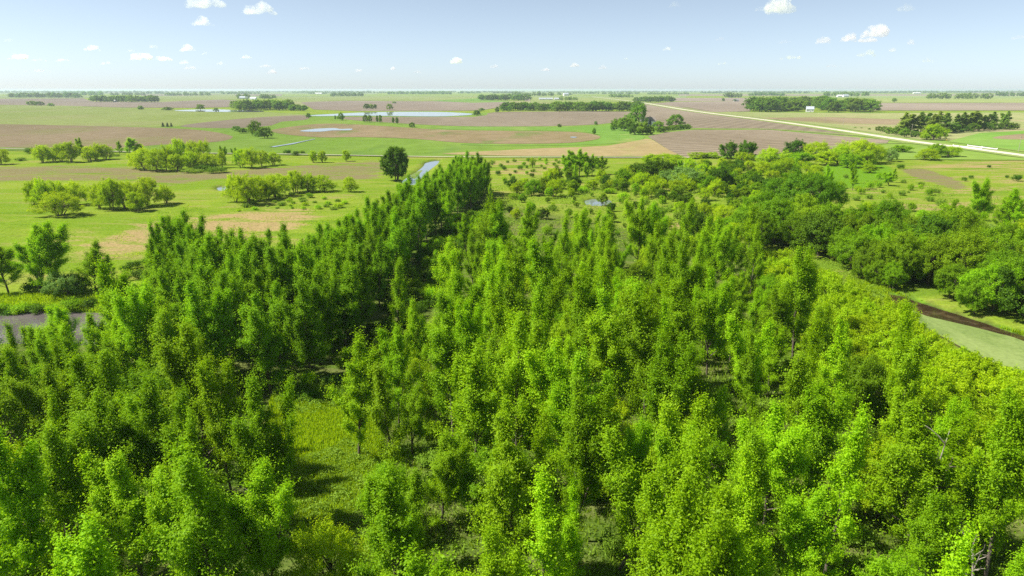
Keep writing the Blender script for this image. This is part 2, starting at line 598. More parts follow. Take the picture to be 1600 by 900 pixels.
water("river", WATER_POLYS[0], M_RIVER, "grey rippled river at the left edge below the grassy bank", 1.2)
water("oxbow_pond", WATER_POLYS[1], M_OXBOW, "still brown oxbow channel in front of the right tree line", 0.9)
water("canal", WATER_POLYS[2], M_POOL, "bright water of the straight ditch beside the lone dark tree", 0.8)
water("marsh_pool", WATER_POLYS[3], M_POOL, "small pale pool among the marsh bushes in the centre", 0.6)
water("marsh_pool", WATER_POLYS[4], M_POOL, "small pool behind the willow thicket near the tilled field", 0.6)
water("meadow_pool", WATER_POLYS[5], M_POOL, "tiny puddle in the left meadow beside a willow clump", 0.5)
sheet("algae", [(1412, 480), (1446, 493), (1470, 499), (1500, 506), (1530, 513), (1560, 521), (1600, 533), (1720, 588), (1950, 670), (2000, 800), (1700, 638), (1600, 588), (1500, 541), (1440, 506)], WATER_Z + 0.02, M_ALGAE, "pale green algae mat covering the near side of the oxbow", kind="stuff")
sheet("algae", [(641, 275), (652, 268), (660, 266), (655, 272), (648, 279)], WATER_Z + 0.02, M_ALGAE, "dull green weed floating in the straight ditch", kind="stuff")

# ------------------------------------------------------------------ fields
BROWN = field_mat("tilled_soil", (0.175, 0.145, 0.102), (0.225, 0.188, 0.138), 0.004, 0.05, rows=(0.5, 16.0), row_amt=0.1)
BROWN2 = field_mat("tilled_soil_rows", (0.178, 0.145, 0.10), (0.23, 0.19, 0.138), 0.006, 0.08, rows=(1.15, 13.0), row_amt=0.2)
PINK = field_mat("dry_tilled_soil", (0.195, 0.16, 0.122), (0.24, 0.20, 0.155), 0.002, 0.03)
DARKB = field_mat("wet_field_soil", (0.19, 0.155, 0.075), (0.24, 0.185, 0.11), 0.012, 0.06, c=(0.13, 0.17, 0.05))
STRAW = field_mat("brown_green_stubble", (0.185, 0.148, 0.085), (0.235, 0.185, 0.115), 0.006, 0.08, rows=(1.45, 14), row_amt=0.1, c=(0.19, 0.185, 0.075))
GREEN = field_mat("young_crop", (0.185, 0.235, 0.06), (0.22, 0.26, 0.085), 0.004, 0.05, c=(0.235, 0.245, 0.10))
GREEN2 = field_mat("bright_crop", (0.115, 0.225, 0.035), (0.155, 0.255, 0.05), 0.006, 0.06, c=(0.21, 0.25, 0.07))
PALE = field_mat("pale_green_field", (0.20, 0.23, 0.085), (0.25, 0.255, 0.11), 0.003, 0.04, rows=(0.9, 16.0), row_amt=0.05, c=(0.27, 0.225, 0.13))
TAN = field_mat("tan_stubble", (0.27, 0.215, 0.10), (0.32, 0.25, 0.13), 0.008, 0.08, c=(0.22, 0.24, 0.075))
MEADOW = field_mat("wet_meadow", (0.13, 0.22, 0.03), (0.165, 0.245, 0.045), 0.008, 0.07, c=(0.115, 0.195, 0.04))
FARG = field_mat("far_green", (0.17, 0.23, 0.07), (0.20, 0.25, 0.09), 0.0008, 0.01)

FZ = [0.03]


def field(name, px, mat, label, sub=4):
    FZ[0] += 0.012
    sheet(name, px, FZ[0], mat, label, sub)


# far patchwork, thin bands towards the horizon
band = [(141.6, 142.6, PINK), (142.6, 144.0, FARG), (144.0, 145.2, PINK), (145.2, 147.4, FARG), (147.4, 149.6, PINK), (149.6, 153.0, FARG), (153.0, 158.0, PINK), (158.0, 166.0, PALE)]
for k, (a, b, mt) in enumerate(band):
    cuts = [-500, -150] + sorted(RNG.uniform(0, 1600, 3 if k < 5 else 2)) + [1800, 2100]
    for j in range(len(cuts) - 1):
        if j % 2 == k % 2:
            field("field", [(cuts[j], b), (cuts[j + 1], b), (cuts[j + 1], a), (cuts[j], a)], mt, "thin hazy field strip near the horizon", 1)
W_ = 2100
field("field", [(-400, 174), (0, 171), (500, 178), (760, 176), (1000, 174), (1400, 176), (W_, 172), (W_, 300), (1600, 250), (1000, 246), (500, 243), (0, 235), (-400, 230)], MEADOW, "bright green wet meadow between the far fields", 1)
field("field", [(-400, 153), (0, 154), (130, 153.5), (145, 159), (250, 160), (330, 155), (380, 157), (372, 167), (300, 168.5), (200, 168), (100, 165), (0, 163.5), (-400, 163)], PINK, "brown tilled field behind the big pale green field", 1)
field("field", [(246, 151), (365, 147), (376, 155), (330, 156), (250, 159)], GREEN, "light green strip below the far left groves", 1)
field("field", [(-400, 165), (0, 164), (110, 165.5), (250, 170), (400, 174), (484, 179), (440, 183), (400, 184), (330, 190), (276, 197), (235, 198.5), (100, 196), (0, 194), (-400, 190)], GREEN, "large pale green crop field at far left", 1)
field("field", [(-400, 190), (0, 194), (100, 196), (250, 199.5), (320, 204), (358, 211), (363, 215), (352, 219.5), (320, 223), (250, 226), (195, 231), (150, 233), (0, 230), (-400, 226)], STRAW, "brown tilled field with a rounded end at left", 2)
field("field", [(280, 197.5), (310, 192), (345, 188.5), (400, 183.5), (470, 180), (484, 183), (475, 187.5), (440, 190), (424, 196), (380, 199.5), (330, 200)], BROWN, "brown wedge field behind the small round trees", 2)
field("field", [(430, 152), (600, 150.5), (745, 151), (745, 156), (660, 158), (540, 156.5), (470, 159)], GREEN, "hazy green strip in front of the far central groves", 1)
field("field", [(470, 160), (540, 157.2), (660, 158.4), (745, 158), (810, 160), (790, 166), (750, 172.5), (700, 173), (560, 173.4), (490, 171)], PINK, "pinkish brown field behind the long pond", 1)
field("field", [(668, 157.5), (745, 153.5), (800, 159), (740, 160.5)], GREEN2, "bright green triangle before the central grove", 1)
field("field", [(826, 152), (1000, 152), (1005, 158), (880, 160), (830, 160)], GREEN, "light green field around the white farm sheds", 1)
field("field", [(540, 182.5), (740, 182.6), (762, 177), (800, 174.5), (985, 174.5), (990, 181), (962, 191), (900, 196), (800, 197.5), (700, 196.5), (600, 191), (545, 187)], BROWN, "long brown field in front of the pond", 2)
field("field", [(425, 203), (470, 196), (510, 193), (560, 194.5), (640, 199.5), (700, 203), (800, 204.5), (895, 206), (932, 211), (934, 217), (890, 223), (800, 224.5), (720, 223), (650, 217), (560, 214), (500, 214.5), (440, 209)], DARKB, "dark wet brown field with standing water", 3)
field("field", [(700, 197.8), (880, 198.6), (962, 195), (990, 203), (1008, 214), (985, 222), (900, 226.5), (800, 227.5), (720, 226), (735, 224), (800, 226), (890, 224.5), (936, 218), (934, 210), (895, 205), (800, 203.5), (700, 202)], GREEN2, "bright green crop band curling round the wet field", 2)
field("field", [(690, 240), (760, 236), (850, 231.5), (950, 227.5), (1008, 217), (1022, 220), (1038, 230), (1060, 241), (1000, 244), (850, 243.6), (760, 242.6)], TAN, "tan dry field along the gravel track", 2)
field("field", [(1008, 160), (1040, 162), (1075, 169), (1200, 185), (1300, 200), (1370, 209), (1330, 212), (1200, 201), (1080, 200), (1030, 197), (1005, 190), (1000, 176)], BROWN, "brown field wedged between homestead and gravel road", 1)
field("field", [(1012, 213), (1040, 207), (1080, 203), (1200, 202.5), (1320, 213), (1390, 219), (1385, 224), (1330, 230), (1200, 241), (1070, 246), (1045, 234)], BROWN2, "tilled brown field with curving rows beside the homestead", 1)
field("field", [(1055, 159), (1175, 158), (1172, 174), (1120, 175), (1075, 168), (1025, 161)], PINK, "pinkish field right behind the far end of the road", 1)
field("field", [(1365, 161), (W_, 160), (W_, 172), (1365, 172.5)], PINK, "pinkish brown strip right of the farm grove", 1)
field("field", [(1110, 175), (1365, 177), (W_, 173), (W_, 215), (1600, 204), (1500, 220), (1440, 218), (1300, 198), (1200, 185)], PALE, "pale green field behind the gravel road at right", 1)
field("field", [(1180, 184), (1300, 183), (1420, 187), (1400, 195), (1300, 193)], STRAW, "brownish band in the pale field behind the road", 1)
field("field", [(1365, 153), (W_, 154), (W_, 160), (1365, 160.5)], GREEN, "hazy green strip at the far right", 1)
field("field", [(1480, 221), (1530, 208), (1600, 204), (W_, 200), (W_, 245), (1700, 248), (1600, 237), (1540, 229)], GREEN2, "bright green field right of the tall grove", 1)
field("field", [(1550, 215), (1575, 211), (1620, 208), (1700, 208), (1700, 217), (1600, 218), (1565, 217)], STRAW, "small brown patch at the right edge", 2)


def strip(name, px, widths, z, mat, label, kind="structure"):
    p = np.array([G(x, y, z)[:2] for x, y in px])
    # Catmull-Rom
    out, ww = [], []
    n = len(p)
    for i in range(n - 1):
        a, b, c, d = p[max(i - 1, 0)], p[i], p[i + 1], p[min(i + 2, n - 1)]
        for k in range(8):
            t = k / 8
            out.append(0.5 * ((2 * b) + (c - a) * t + (2 * a - 5 * b + 4 * c - d) * t * t + (3 * b - a - 3 * c + d) * t ** 3))
            ww.append(widths[i] * (1 - t) + widths[i + 1] * t)
    out.append(p[-1]); ww.append(widths[-1])
    out = np.array(out); ww = np.array(ww)
    t = norm(np.gradient(out, axis=0)); nrm = np.stack([-t[:, 1], t[:, 0]], 1)
    L_ = out + nrm * ww[:, None] / 2; R_ = out - nrm * ww[:, None] / 2
    V = np.concatenate([np.column_stack([L_, np.full(len(out), z)]), np.column_stack([R_, np.full(len(out), z)])])
    k = len(out)
    F = np.array([(i + k, i + 1 + k, i + 1, i) for i in range(k - 1)])
    return tag(mobj(name, np_mesh(name, V, F, mat)), label, kind=kind)


M_GRAVEL = field_mat("gravel", (0.44, 0.40, 0.32), (0.52, 0.47, 0.38), 0.05, 0.8)
M_VERGE = field_mat("roadside_grass", (0.15, 0.215, 0.05), (0.20, 0.25, 0.075), 0.03, 0.3)
ROAD = [(925, 151.2), (960, 155), (1003, 160.3), (1075, 172), (1200, 187.8), (1300, 201.5), (1430, 221), (1520, 232), (1600, 242.5), (1750, 262), (1950, 290)]
strip("road_verge", ROAD, [34] * 4 + [30] * 3 + [24] * 4, FZ[0] + 0.02, M_VERGE, "grassy verges of the gravel road")
strip("gravel_road", ROAD, [11] * 4 + [9.5] * 3 + [9] * 4, FZ[0] + 0.05, M_GRAVEL, "pale gravel road running diagonally across the right")
strip("farm_track", [(-300, 222), (0, 231.5), (100, 234), (250, 238), (420, 240), (560, 242.5), (700, 244.6), (860, 245.2), (1010, 245.6), (1090, 246)], [2.6] * 10, FZ[0] + 0.035, M_GRAVEL, "thin pale farm track crossing in front of the fields")
strip("side_track", [(1432, 221.5), (1400, 223.5), (1370, 224.5), (1310, 228), (1240, 236)], [5] * 5, FZ[0] + 0.03, M_VERGE, "grassy side track leaving the gravel road")
strip("field_margin", [(1085, 202), (1140, 201), (1200, 201.6), (1300, 208), (1370, 214)], [9] * 5, FZ[0] + 0.03, M_VERGE, "pale grass strip between the two brown fields")
sheet("pond", [(484, 180.2), (520, 178), (560, 176), (620, 174.7), (690, 175), (735, 177.3), (739, 178.8), (720, 180.5), (680, 181.8), (620, 181.2), (560, 180.6), (500, 181.3)], FZ[0] + 0.06, M_POND, "long bright pond behind the brown field", 3)
sheet("pond", [(272, 173), (300, 171.3), (345, 171), (366, 172), (410, 173.4), (400, 174.8), (330, 174.6)], FZ[0] + 0.06, M_POND, "narrow bright water behind the green field at left", 3)
sheet("standing_water", [(468, 204.8), (490, 201.5), (520, 200), (532, 201.4), (550, 201), (546, 203.4), (520, 203.6), (500, 205.6)], FZ[0] + 0.06, M_POND, "shallow white puddle in the dark wet field", 3)
strip("creek", [(424, 229.5), (440, 227), (455, 224.6), (470, 221.5), (492, 217)], [5, 3.5, 4.5, 2.2, 1.2], FZ[0] + 0.06, M_POND, "narrow creek crossing the green field towards the track")
sheet("standing_water", [(890, 214), (897, 213.4), (902, 214.2), (896, 215.2)], FZ[0] + 0.06, M_POND, "tiny puddle at the right of the wet field", 2)

# ------------------------------------------------------------------ tree building blocks


def leaf_geo(C, size, nrm_bias, rng, ratio=0.72):
    """diamond leaves at C (N,3); nrm_bias (N,3) preferred normal"""
    n = len(C)
    nr = norm(rng.normal(size=(n, 3)) * 0.75 + nrm_bias)
    t = norm(np.cross(nr, rng.normal(size=(n, 3))))
    b = np.cross(nr, t)
    l = size * rng.uniform(0.7, 1.25, n)
    w = l * ratio
    V = np.empty((n, 3, 3))
    V[:, 0] = C + t * l[:, None] * 0.6
    V[:, 1] = C + b * w[:, None] * 0.5 - t * l[:, None] * 0.4
    V[:, 2] = C - b * w[:, None] * 0.5 - t * l[:, None] * 0.4
    F = np.arange(n * 3).reshape(n, 3)
    return V.reshape(-1, 3), F


def tufts_to_crown(name, tufts, leaf, mat, rng, axis=None, up=0.55, outw=0.55, feather=0.9):
    pos = np.array([t[0] for t in tufts]); dr = np.array([t[1] for t in tufts])
    sg = np.array([t[2] for t in tufts]); ct = np.array([t[3] for t in tufts], int)
    tone = rng.uniform(0, 1, len(tufts))
    idx = np.repeat(np.arange(len(tufts)), ct)
    n = len(idx)
    off = rng.normal(size=(n, 3)) * sg[idx][:, None]
    off += dr[idx] * (rng.normal(size=n) * sg[idx] * feather)[:, None]
    C = pos[idx] + off
    keep = C[:, 2] > 0.05
    C, idx, off = C[keep], idx[keep], off[keep]
    c0 = C.mean(0) if axis is None else np.asarray(axis)
    out = C - c0; out[:, 2] *= 0.35
    bias = norm(out) * outw + np.array([0, 0, up]) + norm(off) * 0.35
    V, F = leaf_geo(C, leaf, bias, rng)
    tint = np.clip(0.5 * tone[idx] + 0.5 * rng.uniform(0, 1, len(C)), 0, 1)
    return np_mesh(name, V, F, mat, {"tint": tint})


def bend(p0, d0, L, rng, n=4, lift=0.25, wob=0.12):
    pts = [np.array(p0, float)]
    d = np.array(d0, float)
    for i in range(n):
        d = norm(d + np.array([0, 0, lift / n]) + rng.normal(size=3) * wob / math.sqrt(n) )
        pts.append(pts[-1] + d * L / n)
    return np.array(pts)


def cottonwood(seed, H=15.0, W=2.6, leaders=1, leaf=0.27, dens=1.0, low=0.12, mat=None, bark=None, lean=0.4):
    rng = np.random.default_rng(seed)
    tubes, tufts = [], []
    stems = []
    main = bend((0, 0, 0), norm(np.array([rng.normal() * 0.03 * lean, rng.normal() * 0.03 * lean, 1.0])), H * 0.97, rng, 8, 0.05, 0.06)
    stems.append((main, 0.0, 1.0, 0.16 * H / 15))
    for k in range(leaders - 1):
        i0 = rng.integers(1, 4)
        a = rng.uniform(0, 6.28)
        d = norm(np.array([math.cos(a) * 0.33, math.sin(a) * 0.33, 1.0]))
        L = (H - main[i0][2]) * rng.uniform(0.72, 0.95)
        s = bend(main[i0], d, L, rng, 7, 0.25, 0.08)
        stems.append((s, 0.12, 0.78, 0.10 * H / 15))
    for pts, t0, wm, r0 in stems:
        tubes.append(tube_geo(pts, np.linspace(r0, 0.025, len(pts)), 6))
        n = int((26 if t0 == 0 else 17))
        seg = np.linspace(0, 1, len(pts))
        for i in range(n):
            t = (i + rng.uniform(0, 0.9)) / n
            f = max(low, t0) + (0.985 - max(low, t0)) * t
            p = np.array([np.interp(f, seg, pts[:, k]) for k in range(3)])
            prof = min(1.0, 0.62 + 1.5 * t) * (1 - t) ** 1.05 + 0.05
            L = W * wm * prof * rng.uniform(0.55, 1.5)
            az = i * 2.39996 + rng.normal() * 0.5
            el = math.radians(30 + 40 * t + rng.normal() * 11)
            d = np.array([math.cos(az) * math.cos(el), math.sin(az) * math.cos(el), math.sin(el)])
            br = bend(p, d, L, rng, 4, 0.75, 0.22)
            tubes.append(tube_geo(br, np.linspace(0.02 + 0.018 * L, 0.012, len(br)), 3))
            ns = int(4 + L * 3.2)
            for j in range(ns):
                s = rng.uniform(0.32, 1.0) ** 0.8
                q = np.array([np.interp(s, np.linspace(0, 1, len(br)), br[:, k]) for k in range(3)])
                dd = norm(d * 0.55 + rng.normal(size=3) * 0.45 + np.array([0, 0, 0.75]))
                l2 = rng.uniform(0.25, 0.6) * (0.45 + 0.28 * L)
                tip = q + dd * l2
                tufts.append((tip, dd, rng.uniform(0.11, 0.21), int(rng.integers(24, 58) * dens)))
                if j % 2 == 0:
                    tufts.append((q + dd * l2 * 0.3, dd, 0.24, int(22 * dens)))
            tufts.append((br[-1], d, 0.22, int(24 * dens)))
        tufts.append((pts[-1], np.array([0, 0, 1.0]), 0.22, int(30 * dens)))
    ax = np.array([0, 0, H * 0.5])
    crown = tufts_to_crown("crown", tufts, leaf, mat or M_COTTON, rng, ax, feather=2.7)
    V, F = join_geo(tubes)
    trunk = np_mesh("trunk", V, F, bark or M_BARK, smooth=True)
    return trunk, crown, H


def broad(seed, H=10.0, R=4.5, leaf=0.3, n=70, per=150, base=0.18, mat=None, bark=None, flat=1.0, lump=0.3, tuft=0.55, stems=1, squash=1.0):
    """rounded crown: lumps set on branches around an ellipsoid"""
    rng = np.random.default_rng(seed)
    cz = H * (base + 1) / 2
    rz = H * (1 - base) / 2
    tubes, tufts = [], []
    k = rng.uniform(0, 6.28, 6)
    starts = []
    for s in range(stems):
        a = rng.uniform(0, 6.28); r = 0.0 if stems == 1 else R * 0.16
        st = bend((r * math.cos(a), r * math.sin(a), 0), norm(np.array([math.cos(a) * 0.25 * (stems > 1), math.sin(a) * 0.25 * (stems > 1), 1.0])), H * 0.42, rng, 4, 0.1, 0.15)
        tubes.append(tube_geo(st, np.linspace(0.022 * H, 0.013 * H, len(st)), 6))
        starts.append(st)
    for i in range(n):
        u = rng.uniform(-0.75, 1.0); a = i * 2.39996 + rng.normal() * 0.4
        rr = math.sqrt(max(0, 1 - u * u))
        f = rng.uniform(0.5, 1.0) ** 0.5
        lum = 1 + lump * (math.sin(2 * a + k[0] + 2 * u) * 0.5 + math.sin(3 * a + k[1] - 3 * u) * 0.5 + math.sin(5 * u + k[2]) * 0.35)
        p = np.array([math.cos(a) * rr * R * f * lum, math.sin(a) * rr * R * f * lum, cz + u * rz * f * (0.85 + 0.15 * lum)])
        p[2] = max(p[2], 0.25)
        st = starts[i % stems]
        q = st[rng.integers(1, len(st))]
        mid = (p + q) / 2 + np.array([0, 0, 0.06 * H]) + rng.normal(size=3) * 0.06 * R
        if i % 2 == 0:
            tubes.append(tube_geo(np.array([q, mid, p]), [0.008 * H, 0.005 * H, 0.0015 * H], 3))
        od = norm(p - np.array([0, 0, cz * 0.7]))
        m = 5
        for j in range(m):
            tufts.append((p + rng.normal(size=3) * tuft * 0.62, od, tuft * rng.uniform(0.24, 0.40), int(per / m)))
    crown = tufts_to_crown("crown", tufts, leaf, mat or M_MAPLE, rng, np.array([0, 0, cz * 0.8]))
    V, F = join_geo(tubes)
    trunk = np_mesh("trunk", V, F, bark or M_BARK, smooth=True)
    return trunk, crown, H


def spruce(seed, H=9, R=2.2, mat=None):
    rng = np.random.default_rng(seed)
    tufts = []; tubes = [tube_geo(np.array([(0, 0, 0), (0, 0, H * 0.5), (0, 0, H)]), [0.16, 0.1, 0.02], 6)]
    for i in range(70):
        t = i / 70; a = i * 2.4; r = R * (1 - t) ** 0.9
        for s in (0.4, 0.7, 1.0):
            tufts.append((np.array([math.cos(a) * r * s, math.sin(a) * r * s, H * (0.06 + 0.93 * t) - 0.3 * r * s]), np.array([math.cos(a), math.sin(a), -0.3]), 0.22, 14))
    crown = tufts_to_crown("crown", tufts, 0.3, mat or M_SPRUCE, rng, np.array([0, 0, H * .4]))
    V, F = join_geo(tubes)
    return np_mesh("trunk", V, F, M_BARK), crown, H


# prototypes: (trunk mesh, crown mesh, height)
P_COT = [cottonwood(100 + i, 15, 2.9 + 0.35 * (i % 4), (1, 3, 2, 3, 1, 2, 3, 4, 2, 3)[i], 0.155, 1.5 + 0.12 * (i % 3), lean=(1, 2, 1, 3, 2)[i % 5]) for i in range(10)]
P_ROW = [cottonwood(200 + i, 16, 3.3 + 0.25 * i, (4, 3, 4, 2, 3)[i], 0.185, 1.15, 0.08, M_ROW) for i in range(5)]
P_YOUNG = [broad(300 + i, 9, 2.7 + 0.25 * i, 0.165, 75, 400, 0.12, (M_COTTON, M_MAPLE, M_ROW, M_MAPLE, M_WILLOW)[i], lump=0.4, tuft=0.6, stems=(1, 2, 1, 3, 2)[i]) for i in range(5)]
P_MAPLE = [broad(400 + i, 10, 4.0 + 0.3 * i, 0.22, 105, 340, 0.08, (M_MAPLE, M_MAPLE, M_ROW, M_MAPLE)[i], lump=0.38, tuft=0.72, stems=2) for i in range(4)]
P_WILLOW = [broad(500 + i, 10, 4.2 + 0.4 * i, 0.24, 105, 250, 0.05, M_WILLOW, lump=0.42, tuft=0.8, stems=4) for i in range(4)]
P_SANDBAR = [broad(600 + i, 5, 2.2 + 0.3 * i, 0.18, 60, 250, 0.05, M_SANDBAR, lump=0.4, tuft=0.45, stems=4) for i in range(4)]
P_DARK = [broad(700 + i, 8, 3.6 + 0.3 * i, 0.25, 85, 280, 0.05, M_DARK, lump=0.35, tuft=0.62, stems=2) for i in range(3)]
P_SILVER = [broad(800 + i, 5, 3.0 + 0.4 * i, 0.2, 60, 170, 0.03, M_SILVER, lump=0.35, tuft=0.5, stems=4) for i in range(2)]
P_BIGW = [broad(900, 14.5, 11.0, 0.30, 240, 360, 0.03, leaf_mat("big_maple_leaves", (0.08, 0.21, 0.005), (0.15, 0.31, 0.006), 0.34, 0.0, 0.0), lump=0.3, tuft=1.05, stems=4)]
P_GROVE = [broad(1000 + i, 12, 4.6 + 0.4 * i, 0.62, 60, 90, 0.04, M_FAR, lump=0.35, tuft=0.9) for i in range(4)]
P_GTALL = [cottonwood(1100 + i, 20, 3.6, 2, 0.62, 0.42, 0.1, leaf_mat("tall_grove_leaves", (0.18, 0.32, 0.045), (0.27, 0.42, 0.07), 0.45) if i == 0 else bpy.data.materials["tall_grove_leaves"]) for i in range(3)]
P_SPRUCE = [spruce(1200)]


def shrub_mesh(seed, H, R, mat, n=26, per=95, leaf=0.2):
    rng = np.random.default_rng(seed)
    tufts = []
    for i in range(n):
        a = rng.uniform(0, 6.28); r = R * math.sqrt(rng.uniform(0, 1)) * 0.9
        z = H * (0.25 + 0.62 * math.sqrt(max(0, 1 - (r / R) ** 2)) * rng.uniform(0.5, 1.1))
        p = np.array([math.cos(a) * r, math.sin(a) * r, z])
        tufts.append((p, norm(p), 0.2 * R * rng.uniform(0.6, 1.1), per))
    return tufts_to_crown("shrub", tufts, leaf, mat, rng, np.array([0, 0, H * 0.2]))


S_GREEN = [shrub_mesh(20 + i, 1.8, 1.5, M_COTTON) for i in range(3)]
S_PALE = [shrub_mesh(30 + i, 1.5, 1.5, M_COVER) for i in range(3)]
S_DARK = [shrub_mesh(40 + i, 2.0, 1.6, M_DARK) for i in range(2)]
S_YEL = [shrub_mesh(50 + i, 2.0, 1.6, M_SANDBAR) for i in range(2)]

TREES = []          # (object, name, x, y, h, stand) for labelling
N_SRC = {}


def add_tree(name, protos, x, y, h, wf=1.0, stand=None, label=None, group=None, which=None, tilt=0.0, cat="tree"):
    trunk, crown, H = protos[which if which is not None else random.randrange(len(protos))]
    s = h / H
    o = empty(name, (x, y, gz(x, y) - 0.04), random.uniform(0, 6.28), (s * wf, s * wf, s))
    if tilt: o.rotation_euler = (random.gauss(0, tilt), random.gauss(0, tilt), o.rotation_euler[2])
    mobj("trunk", trunk, o); mobj("crown", crown, o)
    tag(o, label, cat, group)
    TREES.append([o, name, x, y, h, stand])
    return o


def add_shrub(meshes, x, y, h, w, stand=None, label=None, group=None, name="shrub"):
    if stand in ("central wood", "shaded gap"): name = "undergrowth_bush"
    elif stand in ("right pasture", "dry patch", "left meadow"): name = "pasture_shrub"
    o = mobj(name, meshes[random.randrange(len(meshes))])
    o.location = (x, y, gz(x, y) - 0.03)
    o.rotation_euler = (0, 0, random.uniform(0, 6.28))
    base_h = 1.8; base_w = 3.0
    o.scale = (w / base_w, w / base_w * random.uniform(0.85, 1.15), h / base_h)
    tag(o, label, "bush", group)
    TREES.append([o, name, x, y, h, stand])
    return o


def px_tree(name, protos, px, top, base, width=None, pw=None, **kw):
    """a tree whose foot and tip the photograph shows at (px, base) and (px, top); width in px"""
    g = G(px, base)
    d = g[1]
    # height: tip ray at the same depth
    v = (450 - top) / FPX
    h = CAM_H + d * (-sP + v * cP) / (cP + v * sP)
    wf = 1.0
    if width is not None and pw is not None:
        dist = math.hypot(d, CAM_H)
        wm = width / FPX * dist
        wf = (wm / 2) / (pw * h / protos[0][2])
    return add_tree(name, protos, g[0], d, h, wf, **kw)


def poisson(px_poly, spacing, rng, zpx=0.0, tries=9000, avoid=True, maxn=400, grow=None):
    poly = gpoly(px_poly, zpx, 2)
    lo, hi = poly.min(0), poly.max(0)
    c = rng.uniform(lo, hi, (tries, 2))
    c = c[signed_dist(c, poly) > 0]
    if avoid:
        for w in WATER_POLYS:
            c = c[signed_dist(c, w) < -1.2]
    out = []
    for p in c:
        sp = spacing if grow is None else spacing * grow(p)
        if all((p[0] - q[0]) ** 2 + (p[1] - q[1]) ** 2 > sp * sp for q in out[-4000:]):
            out.append(p)
            if len(out) >= maxn: break
    return np.array(out)

# ------------------------------------------------------------------ the woods
def in_view(x, y, h, m=110):
    if y > 20:
        qx, qy = to_px(x, y, h)
        if -60 < qx < 62 and qy < 494 and y < 130: return False
        if 62 <= qx < 130 and qy < 478 and y < 110: return False
    if y < 12: return False
    tx, ty = to_px(x, y, h)
    bx, by = to_px(x, y, 0)
    return -m < tx < 1600 + m and ty < 915 and by > 0


rs = np.random.default_rng(77)
taken = []


def free(x, y, r):
    return all((x - a) ** 2 + (y - b) ** 2 > r * r for a, b in taken)


# single trees the photograph lets one pick out: (tip x, tip y, height)
def top_tree(name, protos, tx, ty, h, wf=1.0, **kw):
    g = G(tx, ty, h)
    taken.append((g[0], g[1]))
    return add_tree(name, protos, g[0], g[1], h, wf, **kw)


top_tree("cottonwood_tree", P_COT, 410, 592, 15.5, 0.95, which=3, label="tall cottonwood at the left edge of the sunlit glade")
top_tree("cottonwood_tree", P_COT, 336, 570, 14.5, 1.0, which=1, label="broad cottonwood just left of the tall one by the glade")
top_tree("cottonwood_tree", P_COT, 66, 660, 15.0, 1.15, which=5, label="big cottonwood spreading in the bottom left corner")
top_tree("cottonwood_tree", P_COT, 186, 704, 13.5, 1.15, which=7, label="leafy cottonwood right of the bottom left corner tree")
top_tree("cottonwood_tree", P_COT, 616, 400, 14.5, 1.05, which=0, label="lone slender cottonwood standing in front of the dark shaded gap")
top_tree("cottonwood_tree", P_COT, 548, 525, 14.5, 1.1, which=2, label="bushy cottonwood at the upper right edge of the glade")
top_tree("cottonwood_tree", P_COT, 600, 735, 14.0, 1.1, which=5, label="dense cottonwood at the bottom of the glade's right side")
top_tree("cottonwood_tree", P_COT, 395, 742, 12.5, 1.25, which=3, label="wide yellow green cottonwood at the bottom left of the glade")
top_tree("willow_tree", P_WILLOW, 497, 826, 7.0, 0.8, which=1, label="low round yellow green tree at the bottom edge below the glade")
top_tree("cottonwood_tree", P_COT, 820, 650, 15.5, 1.1, which=3, label="big cottonwood with a visible trunk at the bottom centre")
top_tree("cottonwood_tree", P_COT, 965, 490, 15.0, 1.15, which=1, label="tall pale green cottonwood in the centre of the wood")
top_tree("cottonwood_tree", P_COT, 1045, 470, 15.5, 1.0, which=4, label="dark tall cottonwood right of the pale central one")
top_tree("cottonwood_tree", P_COT, 1150, 350, 14.0, 1.1, which=0, label="tall cottonwood at the far right corner of the central wood")
top_tree("cottonwood_tree", P_COT, 955, 325, 14.5, 1.1, which=5, label="double topped cottonwood at the far edge of the central wood")
top_tree("cottonwood_tree", P_COT, 1470, 640, 14.5, 1.35, which=3, label="wide cottonwood with pale forked stems at lower right")
top_tree("cottonwood_tree", P_COT, 1290, 615, 13.5, 1.2, which=1, label="cottonwood above two pale bare stems at lower right")
top_tree("maple_tree", P_MAPLE, 1360, 560, 9.0, 0.75, which=0, label="dark round maple among yellow green trees at right")
top_tree("maple_tree", P_DARK, 1085, 325, 9.5, 0.7, which=1, label="dark pointed tree rising at the far edge of the wood")

for tx, ty, h in ((12, 506, 12), (44, 512, 11.5), (92, 500, 12), (70, 528, 12), (132, 492, 11), (20, 540, 12.5), (-20, 515, 12), (165, 500, 11.5), (112, 530, 12)):
    top_tree("cottonwood_tree", P_COT, tx, ty, h, 1.15, stand="left river bank")

# left front stand
LEFT_FRONT = [(-420, 760), (-420, 620), (-60, 605), (90, 605), (200, 605), (280, 610), (330, 640), (325, 760), (310, 860), (390, 960), (420, 1150), (300, 1700), (-900, 1700)]
for p in poisson(LEFT_FRONT, 4.5, rs):
    h = rs.uniform(11.5, 18)
    if in_view(p[0], p[1], h) and free(p[0], p[1], 3.0):
        k = rs.random()
        if k < 0.78: add_tree("cottonwood_tree", P_COT, p[0], p[1], h, rs.uniform(0.8, 1.2), "left front stand", tilt=0.03)
        else: add_tree("box_elder_tree", P_YOUNG, p[0], p[1], h * 0.6, rs.uniform(0.9, 1.2), "left front stand", tilt=0.03)
# bushy trees before the river
for p in poisson([(90, 600), (150, 575), (200, 550), (250, 520), (300, 535), (290, 600), (200, 605), (100, 625)], 4.2, rs, avoid=False):
    h = rs.uniform(9, 12)
    if free(p[0], p[1], 2.5):
        add_tree("cottonwood_tree", P_COT, p[0], p[1], h, rs.uniform(1.1, 1.4), "left river bank", tilt=0.03)

